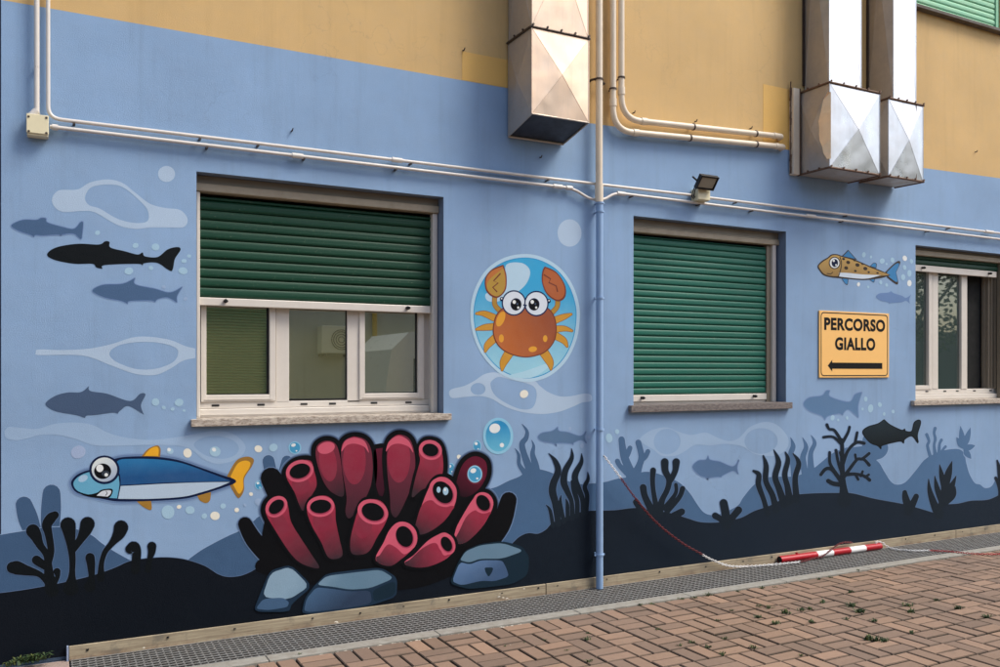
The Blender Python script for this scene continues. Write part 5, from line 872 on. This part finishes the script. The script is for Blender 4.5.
def chain(name, pts, marks, lab):
    # pts are (px, py, z or 'wall' depth)
    path = [Vector(p) for p in pts]; cat = [0]
    dense = []
    for i in range(len(path) - 1):
        p0, p1, p2, p3 = path[max(0, i - 1)], path[i], path[i + 1], path[min(len(path) - 1, i + 2)]
        for k in range(12): t_ = k / 12; dense.append(.5 * (2 * p1 + (-p0 + p2) * t_ + (2 * p0 - 5 * p1 + 4 * p2 - p3) * t_ ** 2 + (-p0 + 3 * p1 - 3 * p2 + p3) * t_ ** 3))
    dense.append(path[-1]); S = [0]
    for i in range(1, len(dense)): S.append(S[-1] + (dense[i] - dense[i - 1]).length)
    root = empty(name, tuple(path[0]), label=lab, category='chain', group='plastic chains'); segs = {}
    s_ = 0; k = 0; j = 0
    while s_ < S[-1]:
        while j < len(S) - 2 and S[j + 1] < s_: j += 1
        w_ = (s_ - S[j]) / max(1e-6, S[j + 1] - S[j]); p = dense[j].lerp(dense[j + 1], w_); d = dense[j + 1] - dense[j]; fr = s_ / S[-1]
        seg = sum(1 for m_ in marks if fr > m_); c_n = seg; segs.setdefault(c_n, MB()); link(segs[c_n], p, d, (math.pi / 2 if k % 2 else 0) + random.uniform(-.25, .25)); s_ += .0190; k += 1
    return root, segs
w0 = [PW(604.5, 456.5, .085), PW(611, 465, .082), PW(620, 477, .078), PW(636, 499, .07), PW(656, 522, .065), PW(680, 541.5, .06), PW(700, 553.2, .07), GP(712, 559.8, .03), GP(730, 566.0, .010), GP(750, 566.2, .010), GP(772, 564.6, .010), GP(800, 561.8, .010), GP(812, 558.6, .012), PW(822, 556.4, .085), PW(830, 550.6, .078), PW(838, 544.6, .055), PW(845, 542.4, .045), PW(852, 542.6, .03)]
tot = sum((w0[i + 1] - w0[i]).length for i in range(len(w0) - 1))
def frac(i): return sum((w0[k + 1] - w0[k]).length for k in range(i)) / tot
r1, sg = chain('plastic_chain', w0, [frac(2), frac(6) * 1.02, frac(11)], 'white and red plastic chain hanging from the drainpipe to the pole')
for k_i, mb in sg.items(): mb.build('white_links' if k_i % 2 == 0 else 'red_links', M['white'] if k_i % 2 == 0 else flatmat('dull_red_plastic', (112, 26, 32), .45, dirt=.2), r1, kind=None)
mb = MB(); mb.tube([PW(604.5, 456.5, .085) + Vector((0, 0, .0)), PW(602.5, 455, .07), PW(600, 455.4, .062)], .004, 8); mb.build('hook', M['steel'], r1)
w1 = [PW(876, 541.6, .052), PW(882, 542.6, .055), GP(888, 546.8, .022), GP(898, 549.4, .010), GP(914, 550.6, .010), GP(930, 550.6, .010), GP(950, 551.6, .010), GP(972, 553.6, .012), GP(990, 554.2, .014), GP(1006, 553.6, .014), GP(1040, 551.0, .012)]
w0 = w1; tot = sum((w0[i + 1] - w0[i]).length for i in range(len(w0) - 1))
r2, sg = chain('plastic_chain', w1, [frac(5)], 'white then red plastic chain trailing right from the pole end')
for k_i, mb in sg.items(): mb.build('white_links' if k_i == 0 else 'red_links', M['white'] if k_i == 0 else M['red'], r2)
#@@SMALL
# weeds in the joints
def tuft(mb, p, s, nb):
    for _ in range(nb):
        a = random.uniform(0, 6.28); l = s * random.uniform(.5, 1.3); ln = random.uniform(.25, .95); w_ = s * random.uniform(.10, .2); d = Vector((math.cos(a), math.sin(a), 0)); q = Vector((-d.y, d.x, 0)) * w_
        b0 = p + Vector((random.gauss(0, s * .35), random.gauss(0, s * .22), -.002)); m1 = b0 + d * l * ln * .5 + Vector((0, 0, l * .55)); m2 = b0 + d * l * ln + Vector((0, 0, l * (.75 - .4 * ln)))
        mb.add([b0 - q * .5, b0 + q * .5, m1 + q * .6, m1 - q * .6, m2], [(0, 1, 2, 3), (3, 2, 4)], random.choice((0, 0, 0, 1)))
wp = [(850.4, 592.8, 1.3), (823, 603, 1.3), (851, 607, 1.6), (860, 613, 1.6), (812, 623, 1.2), (847, 620, 1), (874, 622, 1.3), (908, 607, 1.6), (911, 613, 1.5), (936, 600.6, 1), (959, 609.6, 1.5), (986, 618, 1.3), (869, 640, 1.7), (876, 641, 1.4), (884, 642, 1.4), (912, 633.6, 1), (802, 611, 1.2), (810, 610, 1.2), (652, 605, 1), (682, 600, 1.1), (695, 599, 1.1), (708, 596, 1.3), (731, 611.6, 1), (759, 607, 1.1), (769, 609, 1.3), (758, 618, 1.2), (786, 614, 1.7), (776, 624.4, 1.3), (718, 621, .9), (692, 643.6, 1.1), (680, 646.6, 1), (708, 648.6, 1.1), (725, 639, .9), (753, 648.6, 1.2), (722, 655, 1), (658, 630, .9), (801, 656, .8), (588, 640, 1.1), (567, 651, .8), (589, 662, 1), (545, 640.6, .7), (524, 643.6, .7), (505, 647, .7), (588, 634, .8), (640, 605, .8), (762, 589, 1.1), (775, 588, .9), (738, 592, .9), (858, 571, .9), (819, 580, .9), (830, 578, .9), (884, 570, .8), (300, 655, .8)]
wm1 = flatmat('weed_green', (48, 70, 34), .7, dirt=.1); wm2 = flatmat('weed_yellow', (84, 94, 42), .7, dirt=.1)
mb = MB()
for x, y, s in wp: tuft(mb, GP(x, y, -.004), .026 * s, int(22 * s))
for _ in range(420):
    i, j = random.randint(-12, 28), random.randint(-2, 9); k = random.random(); X, Y = X0 + i * MO, -(D0 + j * MO)
    if random.random() < .5: X += k * MO
    else: Y -= k * MO
    if X < .4 or X > 9.5: continue
    tuft(mb, Vector((X, Y, -.008 + GZ)), .0075, 5)
for _ in range(150): tuft(mb, Vector((random.uniform(1.2, 9), -.550 - random.uniform(0, .006), -.006 + GZ)), .011, 6)
setp(mb.build('weeds', [wm1, wm2]), 'small green weeds growing in the paving joints', 'weeds', kind='stuff')
mb = MB()
for x, y, s in ((26, 662, 2.2), (34, 661, 2.6), (43, 659, 2.4), (18, 664, 2.2), (8, 666, 1.6)): tuft(mb, GP(x, y, -.004), .022 * s, 26)
setp(mb.build('weed_clump', [wm1, wm2]), 'green weed clump at the wall foot left of the grate', 'weeds', kind='stuff')
mb = MB()
def chip(p, s):
    P = [p + Vector((s * math.cos(a + random.uniform(-.3, .3)), s * math.sin(a) * .7, random.uniform(0, s * .4))) for a in (0, 1.2, 2.4, 3.7, 5)]; mb.add(P + [p + Vector((0, 0, s * .6))], [(0, 1, 5), (1, 2, 5), (2, 3, 5), (3, 4, 5), (4, 0, 5)])
for x, y, s in ((336, 622.4, .014), (337.5, 623, .009), (499, 597, .012), (503, 598, .010), (507, 599, .013), (509, 600, .007), (582, 597, .008), (144, 648, .008), (500, 594, .006), (283, 631, .006), (649, 588, .006), (789, 571, .006), (524, 589, .008), (958, 560, .004)): chip(GP(x, y, .001), s)
for _ in range(60): x = random.uniform(1.3, 2.6); chip(Vector((x, -.550 - random.uniform(0, .02), -.006 + GZ)), random.uniform(.005, .014))
for _ in range(90): chip(Vector((random.uniform(.3, 9), random.choice((random.uniform(-.42, -.03), random.uniform(-2.2, -.56))), GZ)), random.uniform(.0015, .004))
setp(mb.build('plaster_crumbs', flatmat('white_crumbs', (196, 190, 176), .9, dirt=.1)), 'pale plaster crumbs scattered on grate and kerb edge', 'debris', kind='stuff')
#@@ACROSS
# ------------------------------------------------------------------ the other side of the courtyard (seen mirrored in the panes)
def RP(x, y, Yt, g=.2):           # where a mirrored sight line lands on the plane Y = Yt
    u = x - CX; v = HY - y; t = ((g + D) + (g - Yt)) / (-u * SP + F * CP); return (t * (u * CP + F * SP), H + t * v)
YB = -11.6
M['opp'] = wallmat('olive_grey_plaster', (188, 184, 162), .14); M['oppw'] = flatmat('opp_trim', (120, 116, 104), .8)
ob = empty('opposite_building', (5, YB, 0), label='low olive grey building across the courtyard with green shutters', category='building')
mb = MB(); mb.box(-9, 13.5, YB - 7, YB, -.08, 5.6); mb.build('wall', M['opp'], ob); mb = MB(); mb.box(-9.2, 13.7, YB - 7.2, YB + .3, 5.602, 5.8); mb.build('roof', M['conc'], ob)
M['oppsh'] = shuttermat('faded_green_shutter', (104, 140, 92)); xa, za = RP(206, 390, YB); xb, zb_ = RP(243, 300, YB)
for k_, xo in enumerate((xa, xa + 7.2, xa - 4.6)):
    wdo = empty('window', (xo, YB, 1.1)); wdo.parent = ob; wdo.matrix_parent_inverse = ob.matrix_world.inverted(); bpy.context.view_layer.update()
    mb = MB(); z = 1.0
    while z < 2.9: mb.xprof([(YB + .03, z), (YB + .045, z + .02), (YB + .03, z + .052)][::-1], xo, xo + 1.25); z += .055
    mb.build('shutter', M['oppsh'], wdo); mb = MB(); mb.box(xo - .06, xo + 1.31, YB - .01, YB + .09, .93, .985); mb.build('sill', M['conc'], wdo)
x0, z0 = RP(316, 354, YB); x1, z1 = RP(347, 327, YB)
t = empty('air_conditioner', (x0, YB + .05, z0), label='cream outdoor air conditioner on the opposite wall', category='air conditioner')
mb = MB(); mb.box(x0, x1, YB + .08, YB + .40, z0, z1, 0, .02); mb.build('casing', M['boxp'], t); cxx = x0 + (x1 - x0) * .62; cz = (z0 + z1) / 2
mb = MB(); 
for rr in (.06, .11, .16, .2): mb.tube([(cxx + rr * math.cos(a * .3142), YB + .412, cz + rr * math.sin(a * .3142)) for a in range(21)], .006, 6, cap=False)
mb.build('fan_grille', M['black'], t); mb = MB(); mb.box(x0 + .05, x0 + .09, YB + .002, YB + .42, z0 - .05, z0 - .005); mb.box(x1 - .09, x1 - .05, YB + .002, YB + .42, z0 - .05, z0 - .005); mb.build('bracket', M['steel'], t)
xq, _ = RP(373.5, 330, YB); mb = MB(); mb.tube([(xq, YB + .06, 0), (xq, YB + .06, 5.55)], .05, 12); setp(mb.build('yellow_pipe', flatmat('yellow_gas_pipe', (200, 160, 50), .5)), 'yellow gas pipe running up the opposite wall', 'pipe')
# parked van
xv, zv = RP(366, 331, -8.6); t = empty('parked_van', (xv + 2.3, -8.6, 0), label='white parked van across the courtyard', category='van')
prof = [(0, .42), (0, 1.15), (.12, 1.95), (.42, zv - .05), (.8, zv), (4.0, zv), (4.25, 1.95), (4.7, 1.25), (5.05, 1.05), (5.12, .42)]
prof = [(xv + a, b_) for a, b_ in prof]; mb = MB(); mb.prism(prof, -9.5, -7.7); mb.build('body', flatmat('white_van_paint', (214, 214, 206), .3, dirt=.05), t)
for a, b_ in ((.5, 1.6), (1.75, 2.9), (3.05, 4.0)): mb = MB(); mb.box(xv + a, xv + b_, -7.705, -7.692, 1.22, 1.80, 0, .003); mb.build('side_window', M['glass3'], t)
for a in (.95, 4.1):
    for yy in (-7.72, -9.3): mb = MB(); mb.tube([(xv + a, yy - .2, .33), (xv + a, yy + .03, .33)], .33, 24); w_ = mb.build('wheel', M['black'], t); mb = MB(); mb.tube([(xv + a, yy + .02, .33), (xv + a, yy + .04, .33)], .19, 16); mb.build('rim', M['duct_side'], w_)
# trees beyond, mirrored in the last window
lf = flatmat('tree_leaves', (58, 82, 34), .6, dirt=.2, sc=2); lf2 = flatmat('tree_leaves_light', (96, 118, 48), .6, dirt=.2, sc=2); bk = flatmat('bark', (74, 60, 46), .9)
def tree(x, y, h, rad, lab):
    t = empty('tree', (x, y, 0), label=lab, category='tree', group='trees across the courtyard'); mb = MB(); mb.tube([(x, y, -.08), (x + .1, y, h * .3), (x - .1, y + .1, h * .55)], [.2, .15, .1], 10)
    for k in range(7): a = k * .9; mb.tube([(x, y, h * .35 + k * .1), (x + math.cos(a) * rad * .4, y + math.sin(a) * rad * .4, h * .6), (x + math.cos(a) * rad * .7, y + math.sin(a) * rad * .7, h * .75)], [.07, .045, .02], 6)
    mb.build('trunk', bk, t); mb = MB(); cl = [(Vector((random.gauss(0, .45), random.gauss(0, .45), random.gauss(0, .38))) * rad, random.uniform(.25, .5) * rad) for _ in range(26)]
    for _ in range(5200):
        c0, r0 = random.choice(cl); p = Vector((x, y, h * .66)) + c0 + Vector((random.gauss(0, 1), random.gauss(0, 1), random.gauss(0, 1))).normalized() * r0 * random.uniform(.5, 1)
        a = Vector((random.gauss(0, 1), random.gauss(0, 1), random.gauss(0, 1))).normalized() * .09; b_ = a.orthogonal().normalized() * .06; mb.add([p - a, p + b_, p + a, p - b_], [(0, 1, 2, 3)], random.choice((0, 0, 1)))
    mb.build('crown', [lf, lf2], t)
tree(21, -12.5, 6.2, 2.3, 'leafy tree right behind the parked van'); tree(26, -14, 7.2, 2.8, 'taller leafy tree in the middle of the three'); tree(31.5, -13, 6.6, 2.6, 'leafy tree farthest along the courtyard')
t = empty('far_wall', (30, -19, 0), label='long grey boundary wall behind the trees', category='wall'); mb = MB(); mb.box(14, 48, -19.3, -19, -.08, 3.4); mb.build('wall', M['oppw'], t)
